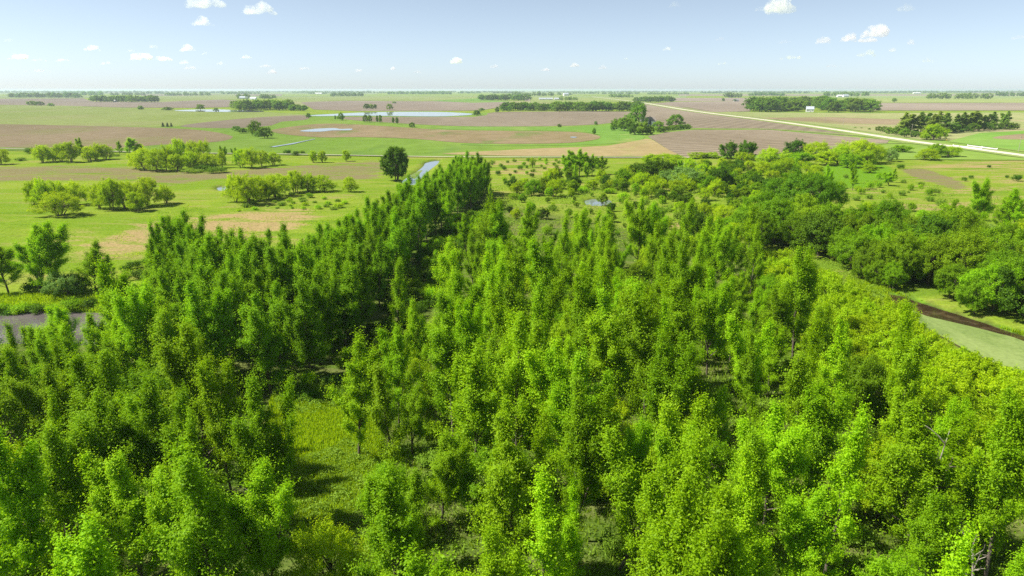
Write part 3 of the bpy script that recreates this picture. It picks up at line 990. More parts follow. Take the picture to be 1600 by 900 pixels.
# dark row left of the gap
ROW = [(748, 299), (722, 302), (610, 388), (500, 456), (430, 468), (300, 448), (262, 452), (240, 490), (290, 605), (430, 622), (500, 600), (552, 545), (600, 478), (655, 402), (700, 350), (762, 312)]
for p in poisson(ROW, 4.3, rs):
    h = rs.uniform(13.5, 17.5)
    if free(p[0], p[1], 3.0):
        add_tree("poplar_tree", P_ROW, p[0], p[1], h, rs.uniform(0.95, 1.25), "dark row", tilt=0.02)
for tx, ty in ((262, 338), (290, 352), (348, 362), (300, 395)):
    top_tree("poplar_tree", P_ROW, tx, ty, 16.5, 0.85, stand="dark row")

for p in poisson([(330, 600), (440, 606), (520, 580), (600, 485), (660, 405), (715, 345), (760, 335), (700, 430), (650, 520), (590, 610), (480, 630)], 2.6, rs, maxn=110):
    if free(p[0], p[1], 2.0): add_shrub(S_GREEN + S_DARK, p[0], p[1], rs.uniform(1.2, 2.8), rs.uniform(2.2, 3.6), "shaded gap")

# trees between the row's far end and the marsh
for tx, ty, h in ((700, 300, 13), (745, 262, 13), (765, 285, 9), (728, 335, 10), (770, 330, 8), (715, 385, 9), (745, 395, 8), (785, 395, 8)):
    top_tree("cottonwood_tree", P_COT, tx, ty, h, 1.05, stand="far end of the row")

# central wood
CENTRAL = [(745, 440), (780, 425), (850, 420), (1000, 418), (1120, 425), (1190, 460), (1250, 540), (1320, 630), (1420, 720), (1600, 830), (1900, 1000), (2200, 1500), (1500, 2200), (650, 2200), (575, 900), (605, 800), (600, 740), (600, 660), (645, 605), (690, 555), (712, 500)]
cent = poisson(CENTRAL, 4.9, rs, tries=16000, maxn=700)
for p in cent:
    h = rs.choice([10.5, 13, 15.5, 17.5]) + rs.uniform(-1, 1)
    if in_view(p[0], p[1], h) and free(p[0], p[1], 3.2):
        k = rs.random()
        if k < 0.66: add_tree("cottonwood_tree", P_COT, p[0], p[1], h, rs.uniform(0.8, 1.2), "central wood", tilt=0.03)
        elif k < 0.88: add_tree("box_elder_tree", P_YOUNG, p[0], p[1], rs.uniform(5.5, 8.5), rs.uniform(0.85, 1.15), "central wood", tilt=0.03)
        else: add_shrub(S_GREEN + S_PALE, p[0], p[1], rs.uniform(1.5, 2.6), rs.uniform(2.5, 4), "central wood")

for p in poisson([(640, 560), (760, 470), (1150, 470), (1300, 620), (1500, 780), (1800, 1000), (1500, 1150), (650, 1150), (640, 800)], 5.2, rs, maxn=150):
    if in_view(p[0], p[1], 1.5, 20): add_shrub(S_GREEN + S_PALE + S_GREEN, p[0], p[1], rs.uniform(1.0, 2.4), rs.uniform(2.2, 4.2), "central wood")

# yellow green sandbar willows along the near side of the oxbow
SAND = [(1185, 450), (1230, 440), (1290, 468), (1350, 500), (1400, 532), (1450, 570), (1500, 606), (1600, 660), (1800, 760), (1900, 960), (1600, 800), (1430, 700), (1320, 600), (1240, 520)]
for p in poisson(SAND, 3.3, rs):
    h = rs.uniform(4.2, 6.8)
    if in_view(p[0], p[1], h):
        add_tree("sandbar_willow", P_SANDBAR, p[0], p[1], h, rs.uniform(0.85, 1.1), "oxbow willows", tilt=0.04)

# the tree line beyond the oxbow
LINE = [(1165, 390), (1225, 388), (1280, 402), (1335, 426), (1375, 440), (1440, 455), (1500, 471), (1560, 489), (1700, 530), (1720, 450), (1600, 420), (1450, 395), (1320, 378), (1200, 366)]
for p in poisson(LINE, 5.4, rs):
    h = rs.uniform(7.0, 12.5)
    if in_view(p[0], p[1], h):
        k = rs.random()
        pr = P_MAPLE if k < 0.74 else (P_DARK if k < 0.93 else P_WILLOW)
        add_tree("maple_tree" if k < 0.93 else "willow_tree", pr, p[0], p[1], h, rs.uniform(0.8, 1.15), "oxbow tree line")
for px, b in ((1375, 450), (1400, 455), (1350, 442), (1530, 494)):
    g = G(px, b)
    add_tree("maple_tree", P_MAPLE, g[0], g[1] + 2, rs.uniform(5, 7), 0.9, "oxbow tree line")
add_tree("silver_willow", P_SILVER, *G(1545, 408)[:2], 8.5, 1.1, label="grey green willow inside the tree line at right", which=1)
add_tree("silver_willow", P_SILVER, *G(1495, 400)[:2], 8.0, 1.1, label="grey green willow at the back of the right tree line", which=0)

# taller light trees behind the right line
for px, tp, bs, w in ((1525, 278, 360, 38), (1583, 295, 372, 44), (1560, 300, 368, 34), (1480, 312, 358, 22), (1332, 252, 297, 16), (1292, 255, 300, 15), (1388, 268, 290, 20), (1395, 262, 285, 14)):
    px_tree("cottonwood_tree", P_COT, px, tp, bs, w, 2.9, stand="right pasture")

# the large round maple
px_tree("maple_tree", P_BIGW, 1252, 271, 343, 108, 11.0, label="large round dark green maple standing above the thicket", which=0)

BIGM = G(1252, 343)[:2]


def near_maple(p, r=15.0):
    return (p[0] - BIGM[0]) ** 2 + (p[1] - BIGM[1] + 3) ** 2 < r * r


# marsh bushes in the middle distance
MARSH = [(770, 318), (860, 300), (960, 292), (1060, 292), (1180, 300), (1210, 345), (1180, 395), (1100, 410), (1000, 405), (900, 408), (780, 400)]
for p in poisson(MARSH, 6.2, rs, grow=lambda p: 0.88 if to_px(p[0], p[1], 0)[0] > 985 else 1.3):
    if near_maple(p): continue
    h = 1.3 + 3.6 * rs.random() ** 1.6
    k = rs.random()
    bx, by = to_px(p[0], p[1], 0)
    if bx > 990: h = h * 1.25
    if k < 0.22: add_shrub(S_PALE + S_GREEN, p[0], p[1], min(h, 2.2), h * 1.1, "marsh")
    elif k < 0.70: add_tree("box_elder_tree", P_YOUNG + P_MAPLE[:2], p[0], p[1], h, rs.uniform(0.95, 1.25), "marsh")
    elif k < 0.82: add_tree("dogwood_bush", P_DARK, p[0], p[1], h * 0.8, 1.0, "marsh", cat="bush")
    else: add_tree("willow_tree", P_WILLOW, p[0], p[1], h, 1.0, "marsh")

# thicket band behind the marsh
THICK = [(790, 300), (880, 282), (960, 280), (1040, 272), (1110, 262), (1180, 268), (1250, 262), (1280, 290), (1200, 320), (1100, 305), (980, 300), (860, 308)]
for p in poisson(THICK, 7.6, rs):
    if near_maple(p): continue
    h = rs.uniform(3.5, 7.0)
    k = rs.random()
    if k < 0.4: add_tree("willow_tree", P_WILLOW, p[0], p[1], h, rs.uniform(0.9, 1.2), "thicket")
    elif k < 0.72: add_tree("maple_tree", P_MAPLE, p[0], p[1], h, rs.uniform(0.85, 1.1), "thicket")
    elif k < 0.86: add_tree("dogwood_bush", P_DARK, p[0], p[1], h * 0.9, 1.0, "thicket", cat="bush")
    else: add_tree("cottonwood_tree", P_COT, p[0], p[1], h * 1.3, 1.25, "thicket")
for px, tp, bs, w, pr, nm, lb in (
        (905, 232, 275, 34, P_COT, "cottonwood_tree", "tallest light poplar of the group behind the marsh"),
        (888, 240, 276, 26, P_COT, "cottonwood_tree", "light poplar left of the tallest one behind the marsh"),
        (925, 240, 274, 22, P_COT, "cottonwood_tree", "slim light poplar right of the tallest one behind the marsh"),
        (940, 243, 272, 20, P_COT, "cottonwood_tree", "rightmost slim poplar of the group behind the marsh"),
        (1008, 254, 285, 44, P_DARK, "maple_tree", "dark maple in the middle of the thicket behind the marsh"),
        (1036, 252, 283, 36, P_DARK, "maple_tree", "second dark maple right of the thicket's middle"),
        (1065, 262, 292, 60, P_SILVER, "silver_willow", "grey green willow beside the small thicket pool"),
        (1035, 241, 258, 60, P_WILLOW, "willow_tree", "low broad willow at the edge of the tan field"),
        (1122, 262, 298, 30, P_DARK, "maple_tree", "dark pointed tree right of the thicket pool"),
        (1137, 222, 248, 24, P_DARK, "maple_tree", "left dark round tree at the corner of the tilled field"),
        (1167, 221, 250, 28, P_DARK, "maple_tree", "right dark round tree at the corner of the tilled field"),
        (1241, 219, 244, 27, P_DARK, "maple_tree", "dark round tree left of the yellow green willow band"),
        (1160, 238, 258, 24, P_WILLOW, "willow_tree", "small yellow green willow below the dark field corner trees"),
        (1275, 222, 250, 36, P_WILLOW, "willow_tree", "leftmost large willow of the yellow green band"),
        (1310, 228, 256, 34, P_WILLOW, "willow_tree", "second large willow of the yellow green band"),
        (1340, 219, 255, 48, P_WILLOW, "willow_tree", "tallest willow of the yellow green band before the tilled field"),
        (1365, 228, 254, 26, P_WILLOW, "willow_tree", "rightmost willow of the yellow green band"),
        (1352, 236, 262, 30, P_WILLOW, "willow_tree", "front willow at the right of the yellow green band"),
        (1290, 236, 258, 34, P_WILLOW, "willow_tree", "front willow at the left of the yellow green band"),
        (1250, 238, 256, 34, P_MAPLE, "maple_tree", "green maple at the left foot of the willow band"),
        (1325, 240, 262, 30, P_MAPLE, "maple_tree", "green maple at the middle foot of the willow band"),
        (1390, 232, 252, 26, P_SILVER, "silver_willow", "grey green bush right of the willow band"),
        (1408, 227, 238, 26, P_MAPLE, "maple_tree", "flat dark green bush behind the ditch near the road"),
        (1462, 225, 246, 28, P_MAPLE, "maple_tree", "dark bush left of the road bridge"),
        (1448, 233, 250, 26, P_WILLOW, "willow_tree", "yellow green bush in front of the road bridge bushes"),
        (1484, 229, 245, 28, P_WILLOW, "willow_tree", "yellow green bush nearest to the road bridge"),
        (1090, 238, 247, 26, P_WILLOW, "willow_tree", "low bush row start at the tilled field's lower edge"),
        (1112, 238, 247, 22, P_WILLOW, "willow_tree", "low bush right of the first at the tilled field's lower edge"),
        (1357, 256, 270, 20, P_WILLOW, "willow_tree", "small round willow on the lush green patch"),
        (832, 246, 262, 8, P_WILLOW, "willow_tree", "small bush on the dry tan meadow behind the marsh"),
        (1205, 232, 262, 34, P_WILLOW, "willow_tree", "light willow above the right half of the thicket"),
        (1225, 248, 276, 34, P_WILLOW, "willow_tree", "light willow in front of the willow band at its left"),
        ):
    pw = {id(P_COT): 3.3, id(P_DARK): 3.9, id(P_SILVER): 3.2, id(P_WILLOW): 4.8, id(P_MAPLE): 4.4}[id(pr)]
    px_tree(nm, pr, px, tp, bs, w, pw, label=lb)

# right pasture shrubs
for p in poisson([(1270, 290), (1330, 275), (1420, 285), (1500, 305), (1600, 318), (1650, 350), (1450, 355), (1330, 345)], 7.5, rs, maxn=60):
    h = rs.uniform(0.8, 2.6)
    add_shrub(S_GREEN + S_PALE + S_YEL, p[0], p[1], h, h * 1.3, "right pasture")
for px, b, h in ((1588, 283, 2.6), (1407, 264, 2.2), (1506, 283, 1.5), (1517, 279, 1.4), (1545, 262, 1.3), (1573, 278, 1.2)):
    g = G(px, b); add_shrub(S_DARK, g[0], g[1], h, h * 1.4, "right pasture")
# scrub on the dry patch left of the poplars
for p in poisson([(760, 255), (860, 250), (900, 262), (850, 290), (770, 285)], 7, rs, maxn=45):
    h = rs.uniform(0.8, 2.0)
    add_shrub(S_GREEN + S_PALE + S_DARK, p[0], p[1], h, h * 1.3, "dry patch")

# ------------------------------------------------------------------ meadow clumps at left
CL = [
    ("first clump from the left edge beside the brown field", [(68, 228, 254, 24), (84, 232, 252, 20), (96, 226, 253, 18), (111, 223, 254, 24), (140, 230, 252, 20), (150, 226, 250, 24), (164, 226, 249, 20)]),
    ("large clump in the upper left meadow", [(212, 239, 264, 18), (228, 232, 266, 26), (246, 234, 268, 26), (262, 229, 266, 18), (282, 219, 264, 24), (300, 238, 266, 22), (276, 242, 268, 24), (322, 240, 265, 26), (318, 220, 258, 20), (303, 222, 258, 20)]),
    ("small clump right of the large upper one", [(377, 234, 262, 20), (392, 232, 263, 22), (410, 236, 260, 16), (428, 238, 258, 18), (348, 236, 262, 12)]),
    ("left clump in the lower left meadow", [(54, 284, 322, 22), (70, 281, 324, 26), (90, 285, 322, 26), (120, 285, 320, 28), (95, 303, 338, 44)]),
    ("broad clump in the middle of the left meadow", [(158, 288, 326, 26), (176, 281, 328, 32), (198, 284, 326, 26), (214, 300, 330, 28), (232, 279, 322, 36), (260, 290, 318, 22)]),
    ("dense clump beside the tiny puddle", [(369, 275, 316, 28), (386, 274, 320, 32), (404, 276, 314, 28), (432, 274, 308, 34), (418, 282, 312, 28)]),
    ("clump left of the single round meadow tree", [(462, 269, 302, 28), (482, 273, 300, 26), (504, 275, 300, 26)]),
]
for nm, lst in CL:
    order = ["leftmost", "second", "third", "fourth", "fifth", "sixth", "seventh", "eighth", "ninth", "last"]
    rank = {v: i for i, v in enumerate(sorted(range(len(lst)), key=lambda i: lst[i][0]))}
    for i, (x, tp, bs, w) in enumerate(lst):
        r = rank[i]
        od = "rightmost" if r == len(lst) - 1 else ("leftmost" if r == 0 else order[r] + " from left")
        px_tree("willow_tree", P_WILLOW, x, tp, bs, w * 1.08, 4.8, label="willow, %s in the %s" % (od, nm), group="willow clumps in the left meadow")
for x, tp, bs, w, lb in ((130, 214, 250, 13, "thin tall poplar sticking out of the first left clump"), (187, 220, 241, 10, "thin leaning poplar between the first two left clumps"),
                         (203, 215, 242, 20, "tall poplar left of the large upper clump"), (347, 227, 258, 14, "thin poplar right of the large upper clump"),
                         (370, 230, 256, 12, "slim poplar at the small clump right of the large one")):
    px_tree("cottonwood_tree", P_COT, x, tp, bs, w, 2.4, label=lb)
for x, tp, bs, w, lb in ((218, 225, 241, 18, "low round willow right of the tall poplar at left"), (2, 233, 257, 22, "round willow cut by the left edge of the photo"),
                         (490, 236, 254, 13, "left one of two small round trees before the farm track"), (504, 236, 254, 14, "right one of two small round trees before the farm track"),
                         (541, 235, 252, 13, "small round tree alone beside the farm track"), (547, 278, 301, 17, "single round light tree on the left meadow")):
    px_tree("willow_tree", P_WILLOW, x, tp, bs, w, 4.8, label=lb)
px_tree("maple_tree", [broad(950, 14, 6.0, 0.33, 170, 420, 0.03, M_DARK, lump=0.28, tuft=0.85, stems=3)], 619, 231, 282, 37, 6.0, label="lone dark green tree on the bank of the straight ditch")
# trees by the river at the left edge
for x, tp, bs, w, wh, lb in ((14, 378, 459, 50, 5, "thin stemmed cottonwood at the left edge above the river"), (62, 362, 462, 40, 3, "leaning left stem of the big cottonwood group above the river"),
                             (90, 352, 460, 56, 1, "tallest cottonwood of the group above the river at left"), (150, 378, 460, 44, 2, "left one of the cottonwood pair above the river bank"),
                             (172, 398, 456, 30, 4, "right one of the cottonwood pair above the river bank")):
    px_tree("cottonwood_tree", P_COT, x, tp, bs, w, 2.3, which=wh, label=lb)
px_tree("silver_willow", P_SILVER, 103, 428, 466, 56, 3.3, which=0, label="round blue green bush on the river bank at left")
g = G(124, 462); add_shrub(S_DARK, g[0], g[1], 3.2, 5.0, label="dark green bush against the blue green one on the bank")
g = G(180, 462); add_shrub(S_DARK, g[0], g[1], 3.0, 4.6, label="dark round bush under the cottonwood pair on the bank")
g = G(56, 458); add_shrub(S_DARK, g[0], g[1], 1.8, 4.0, label="low dark bush left of the blue green bush")
for x, b, h in ((0, 482, 1.6), (18, 484, 1.2), (36, 482, 1.7), (56, 482, 1.6), (78, 480, 1.0), (112, 480, 1.8), (140, 478, 1.3), (168, 484, 1.6), (200, 486, 1.4), (230, 482, 1.5)):
    g = G(x, b); add_shrub(S_DARK + S_GREEN, g[0], g[1], h, h * 2.2, "river edge")
# scrub in the left meadow
for p in poisson([(415, 305), (500, 310), (540, 318), (520, 328), (420, 326), (370, 330)], 4.5, rs, maxn=34):
    h = rs.uniform(0.5, 1.5); add_shrub(S_GREEN + S_PALE + S_YEL, p[0], p[1], h, h * 2.2, "left meadow")
for x, b, h, w in ((320, 266, 2.6, 12), (300, 270, 2.2, 9), (340, 270, 2.4, 9), (48, 240, 3.0, 6), (32, 251, 2.0, 6), (472, 240, 2.2, 4), (462, 243, 2.4, 4), (449, 241, 2.6, 4), (180, 244, 1.6, 5), (210, 420, 1.5, 3), (232, 415, 1.6, 2.4), (247, 414, 1.2, 2.4), (196, 424, 1.0, 2.2), (215, 437, 1.8, 4), (240, 440, 1.6, 4.5), (60, 322, 1.0, 6)):
    g = G(x, b); add_shrub((S_DARK if h > 2.3 or b > 400 else S_PALE), g[0], g[1], h, w, "left meadow")

# ------------------------------------------------------------------ far trees and groves
FARS = [(482, 176.5, 184.5, 8), (533, 176, 188.5, 10), (524, 180, 187.5, 3), (571, 179, 191.5, 7), (578, 179.5, 192, 7), (589.5, 180, 192.5, 4), (594.5, 179.5, 192.8, 5), (614.5, 183, 193.5, 4), (620.5, 183, 194.5, 5), (644, 191, 199.5, 8),
        (609, 162, 172, 8), (573, 162, 171, 8), (580, 162.5, 170.6, 8), (586, 163, 170.4, 6), (616, 158.5, 161.8, 6), (745, 172, 181, 12), (752.5, 168.6, 174, 8), (777, 166.5, 176, 6), (787, 166, 174.6, 8), (795, 165, 174.5, 8),
        (874, 193.5, 199.3, 6), (931, 189.3, 195.5, 5), (928, 200, 210.8, 6), (957, 196, 204.5, 7), (220, 165, 171.5, 9), (262, 167, 172.5, 14), (313, 163, 171.8, 12), (338, 168.5, 174.5, 7), (50, 157.5, 164.8, 12), (62, 158.5, 165, 12), (80, 161, 166, 10),
        (255, 191.5, 198.6, 6), (262, 191.5, 198.8, 6), (268, 191.8, 198.6, 5), (1397, 153, 160.2, 7), (1130, 153.3, 158.4, 4.5), (1148, 155, 159, 5), (380, 200, 208.6, 14), (394, 194, 210, 12), (401, 188, 213, 15), (414, 198.5, 216.5, 20), (404, 205, 214, 12), (370, 197, 205, 12)]
for x, tp, bs, w in FARS:
    sp = 250 <= x <= 270 and bs > 190
    pr = P_SPRUCE if sp else P_GROVE
    px_tree("spruce_tree" if sp else "field_tree", pr, x, tp, bs, w, 2.2 if sp else 5.2, stand="far field trees")
# homestead trees
for x, tp, bs, w, lb in ((964, 185, 202, 20, "leftmost tree of the homestead by the tilled field"), (975, 183, 205, 26, "round tree left of the tallest homestead tree"), (985, 186, 203, 14, "small tree under the tallest homestead tree"),
                         (997, 163, 197, 27, "tallest tree of the homestead"), (991, 192, 211, 18, "left front tree before the homestead house"), (1004, 190, 211, 24, "middle front tree before the homestead house"), (1014, 196, 211, 14, "right front tree before the homestead house"),
                         (1028, 189, 207, 17, "tree right of the homestead house"), (1056, 178.5, 196.5, 23, "round tree above the homestead hedge"), (1046, 190, 197, 10, "small tree beside the round one above the hedge")):
    px_tree("farmyard_tree", P_GROVE, x, tp, bs, w, 5.2, label=lb)
px_tree("spruce_tree", P_SPRUCE, 1015, 186, 201, 9, 2.2, label="dark conical spruce beside the homestead house")
HED = [(1033, 206.5), (1040, 205.3), (1047, 204.2), (1054, 203.2), (1061, 202.6), (1068, 202.3), (1074, 202)]
for x, b in HED:
    px_tree("hedge_tree", P_GROVE, x, b - 8.2, b, 12, 5.2, stand="homestead hedge")
# tall grove by the road
for x, tp, bs, w in ((1408, 176, 211, 22), (1420, 179, 211, 20), (1437, 175, 211, 22), (1450, 178, 213, 20), (1462, 174, 208, 20), (1478, 176, 209, 20), (1492, 178, 207, 20), (1503, 175, 205, 18), (1514, 173, 205, 22), (1526, 178, 203, 18), (1540, 178, 203, 12), (1552, 174, 202, 16), (1570, 173, 200, 16), (1566, 178, 201, 14)):
    px_tree("tall_poplar", P_GTALL, x, tp, bs, w, 2.6, stand="tall roadside grove")
for x, tp, bs, w in ((1372, 197, 205, 8), (1380, 197, 207, 9), (1390, 198, 210, 12), (1400, 197, 212, 13), (1413, 200, 215, 16), (1430, 205, 215, 14), (1490, 193, 208, 18), (1505, 196, 207, 18), (1520, 192, 206, 18), (1537, 191, 205, 18), (1553, 192, 204, 16), (1570, 190, 203, 18), (1584, 192, 202.5, 14), (1473, 199, 212, 16), (1358, 200, 203, 4), (1336, 198.5, 200.5, 4), (1346, 199, 201, 3)):
    px_tree("grove_tree", P_GROVE, x, tp, bs, w, 5.2, stand="tall roadside grove")
for x, tp, bs, w, lb in ((1456, 195, 219.5, 26, "pale willow at the front of the tall roadside grove"), (1468, 200, 218, 18, "light green willow right of the pale one by the road"), (1446, 204, 219, 16, "low light green willow left of the pale one by the road")):
    px_tree("willow_tree", P_WILLOW, x, tp, bs, w, 4.8, label=lb)


def grove_trees(x0, x1, top, base, n, stand, depth=2.5, tall=1.0):
    n = int(n * 1.35)
    for i in range(n):
        x = x0 + (x1 - x0) * (i + rs.uniform(0.1, 0.9)) / n
        b = base - abs(rs.normal()) * depth * 0.6
        t = top + rs.uniform(0, 0.28) * (base - top)
        t = min(t, b - (base - top) * 0.45)
        px_tree("grove_tree", P_GROVE, x, t, b, (base - top) * rs.uniform(0.8, 1.15), 5.2, stand=stand)


grove_trees(1176, 1250, 150, 175.5, 18, "farm grove at right", 6)
grove_trees(1280, 1362, 153, 175.8, 18, "farm grove at right", 6)
grove_trees(1245, 1290, 149, 168, 8, "farm grove at right", 2)
grove_trees(786, 868, 159, 173.2, 15, "long central tree line", 1.5)
grove_trees(868, 1003, 157.5, 174.3, 24, "long central tree line", 1.5)
grove_trees(368, 455, 155, 172.5, 18, "grove behind the green field", 2)
grove_trees(452, 478, 163, 173.5, 5, "grove behind the green field", 1)
grove_trees(145, 247, 148, 160, 18, "second grove from the left", 1.5)
grove_trees(993, 1053, 149.5, 160, 11, "grove at the far end of the road", 1)
grove_trees(750, 826, 146.5, 157.5, 13, "dark central grove", 1)
grove_trees(14, 126, 144, 153.2, 20, "leftmost far grove", 1)

# distant belts of wood, each one mass at this distance
B_SRC = []
for i in range(3):
    _, c, H = broad(1500 + i, 12, 5.5, 1.5, 24, 32, 0.0, M_FAR, lump=0.35, tuft=1.3)
    nv = len(c.vertices); co = np.empty(nv * 3, np.float32); c.vertices.foreach_get("co", co)
    B_SRC.append(co.reshape(-1, 3, 3))


def belt(x0, x1, top, base, label, fill=1.0):
    a = G(x0, base); b = G(x1, base)
    L_ = np.linalg.norm(b - a)
    v = (450 - top) / FPX
    h = CAM_H + a[1] * (-sP + v * cP) / (cP + v * sP)
    h = min(max(h, 8), 30)
    n = int(min(70, max(6, L_ / (h * 0.62) * fill)))
    V = []
    for i in range(n):
        p = a + (b - a) * (i + rs.uniform(0, 1)) / n
        s = h / 12 * rs.uniform(0.7, 1.05)
        wide = max(1.0, L_ / n / (h * 0.75))
        src = B_SRC[rs.integers(3)]
        ang = rs.uniform(0, 6.28)
        R_ = np.array([[math.cos(ang), -math.sin(ang), 0], [math.sin(ang), math.cos(ang), 0], [0, 0, 1]])
        q = src.reshape(-1, 3) @ R_.T * np.array([s * wide, s, s]) + p + np.array([0, abs(rs.normal()) * 25, 0])
        V.append(q)
    V = np.concatenate(V)
    F = np.arange(len(V)).reshape(-1, 3)
    m = np_mesh("wood_belt", V, F, M_FAR, {"tint": rs.uniform(0, 1, len(F))})
    tag(mobj("wood_belt", m), label, kind="stuff")


belt(125, 160, 141.5, 149.5, "hazy wood right of the leftmost far grove")
belt(170, 226, 144, 149, "hazy wood behind the second grove from left")
belt(256, 327, 143.6, 150, "far wood strip left of the bluish farm")
belt(366, 388, 146.3, 154.5, "far trees left of the bluish barn")
belt(404, 428, 147, 155, "far trees right of the bluish barn")
belt(481, 509, 143.8, 147.2, "far trees around a small white shed")
belt(513, 567, 143.6, 151, "far wood right of the small white shed")
belt(604, 706, 141.8, 147.8, "long far wood in the centre left")
belt(800, 866, 143, 150.6, "hazy wood behind the dark central grove")
belt(875, 904, 149.5, 157.2, "far trees right of the white farm sheds")
belt(872, 894, 144, 149, "far trees behind the white farm sheds")
belt(953, 988, 146.6, 152.8, "far wood at the vanishing point of the road")
belt(1134, 1160, 142.5, 153, "far trees around a small farm at right centre")
belt(1172, 1230, 144, 150, "hazy wood behind the right farm grove")
belt(1290, 1358, 142.3, 151, "far wood behind the white barns at right")
belt(1448, 1553, 145, 155, "dark far wood near the right edge")
belt(1560, 1640, 143, 151, "far wood cut by the right edge")
belt(1395, 1470, 141.5, 145.5, "thin far wood right of the white barns")
for x0, x1, t, b in ((-40, 32, 140.3, 145.4), (34, 76, 140.5, 145.4), (75, 122, 141.5, 145.4), (98, 162, 141.7, 146.4), (190, 216, 141.3, 145.4), (226, 260, 142.3, 147), (344, 402, 142.6, 147.6), (310, 338, 142.3, 146), (455, 560, 142.3, 145.8), (560, 640, 142.5, 146), (655, 705, 142.4, 146.2), (715, 750, 142.5, 146.4), (770, 815, 142.8, 146.4), (880, 935, 143.2, 146.8), (940, 1000, 143.1, 147.4), (1010, 1075, 143.4, 148), (1095, 1135, 142.7, 146), (1180, 1265, 142.7, 146), (1330, 1400, 142.2, 145.8), (1480, 1560, 141.3, 145.2), (1550, 1640, 141.3, 145)):
    belt(x0, x1, t, b, "thin bluish line of distant woods on the horizon", 0.8)

x = -60.0
while x < 1660:
    w_ = rs.uniform(50, 130)
    if rs.random() < 0.85: belt(x, x + w_, 142.0 + rs.uniform(-0.4, 0.3), 144.4 + rs.uniform(-0.3, 0.9), "thin bluish line of distant woods on the horizon", 0.45)
    x += w_ * rs.uniform(0.9, 1.15)

# ------------------------------------------------------------------ farm buildings, bridge, poles
M_WHITE = plain_mat("white_siding", (0.72, 0.72, 0.70), 0.6, 0.06, 0.8)
M_GREYROOF = plain_mat("grey_shingles", (0.30, 0.29, 0.28), 0.8, 0.2, 1.2)
M_BROWNROOF = plain_mat("brown_shingles", (0.26, 0.22, 0.18), 0.85, 0.2, 1.2)
M_METALROOF = plain_mat("pale_metal_roof", (0.55, 0.60, 0.66), 0.4, 0.06, 0.5, 0.3)
M_GLASS = plain_mat("dark_window_glass", (0.04, 0.05, 0.06), 0.1, 0.1)
M_DOOR = plain_mat("grey_door", (0.25, 0.23, 0.21), 0.6, 0.1)
M_CONC = plain_mat("pale_concrete", (0.58, 0.56, 0.52), 0.8, 0.1, 1.0)
M_WOODP = plain_mat("weathered_pole", (0.36, 0.32, 0.27), 0.9, 0.2, 2.0)
M_YEL = plain_mat("yellow_sign", (0.75, 0.5, 0.03), 0.5, 0.03)


def building(name, px, base, L_, W_, wall_h, roof_h, rz, label, wall=M_WHITE, roof=M_GREYROOF, cat="building", windows=3, chimney=False):
    g = G(px, base)
    o = empty(name, (g[0], g[1], 0), rz)
    gx, gy = L_ / 2, W_ / 2
    V = np.array([(-gx, -gy, 0), (gx, -gy, 0), (gx, gy, 0), (-gx, gy, 0), (-gx, -gy, wall_h), (gx, -gy, wall_h), (gx, gy, wall_h), (-gx, gy, wall_h), (-gx, 0, wall_h + roof_h), (gx, 0, wall_h + roof_h)])
    m = bpy.data.meshes.new("wall")
    m.from_pydata(V.tolist(), [], [(0, 1, 5, 4), (2, 3, 7, 6), (1, 2, 6, 9, 5), (3, 0, 4, 8, 7)])
    m.materials.append(wall); mobj("wall", m, o)
    e = 0.5; t = 0.18
    k = roof_h / gy
    rv = []
    for s in (-1, 1):
        n = len(rv)
        yo, zo = s * (gy + e), wall_h - e * k
        rv += [(-gx - e, yo, zo + 0.02), (gx + e, yo, zo + 0.02), (gx + e, 0, wall_h + roof_h + 0.02), (-gx - e, 0, wall_h + roof_h + 0.02),
               (-gx - e, yo, zo + t), (gx + e, yo, zo + t), (gx + e, 0, wall_h + roof_h + t), (-gx - e, 0, wall_h + roof_h + t)]
    rf = []
    for n in (0, 8):
        rf += [(n, n + 1, n + 2, n + 3), (n + 4, n + 5, n + 6, n + 7), (n, n + 1, n + 5, n + 4), (n + 1, n + 2, n + 6, n + 5), (n, n + 3, n + 7, n + 4)]
    m = bpy.data.meshes.new("roof"); m.from_pydata(rv, [], rf); m.materials.append(roof)
    r = mobj("roof", m, o)
    if chimney:
        v, f = box_geo(gx * 0.3, 0.4, wall_h + roof_h + 0.3, 0.8, 0.8, 1.8)
        mobj("chimney", np_mesh("chimney", v, f, M_BROWNROOF), r)
    v, f = box_geo(0, 0, 0, 1.1 if windows else 4.0, 0.12, 2.1 if windows else 3.2)
    dm = np_mesh("door", v, f, M_DOOR)
    d = mobj("door", dm, o); d.location = (gx * 0.12, -gy - 0.02, 1.05 if windows else 1.6)
    v, f = box_geo(0, 0, 0, 1.2, 0.1, 1.3)
    wm = np_mesh("window", v, f, M_GLASS)
    for i in range(windows):
        x = -gx + L_ * (i + 0.5) / windows
        if abs(x - gx * 0.12) < 1.3: x -= 2.0
        w = mobj("window", wm, o); w.location = (x, -gy - 0.02, wall_h * 0.58)
    tag(o, label, cat)
    return o


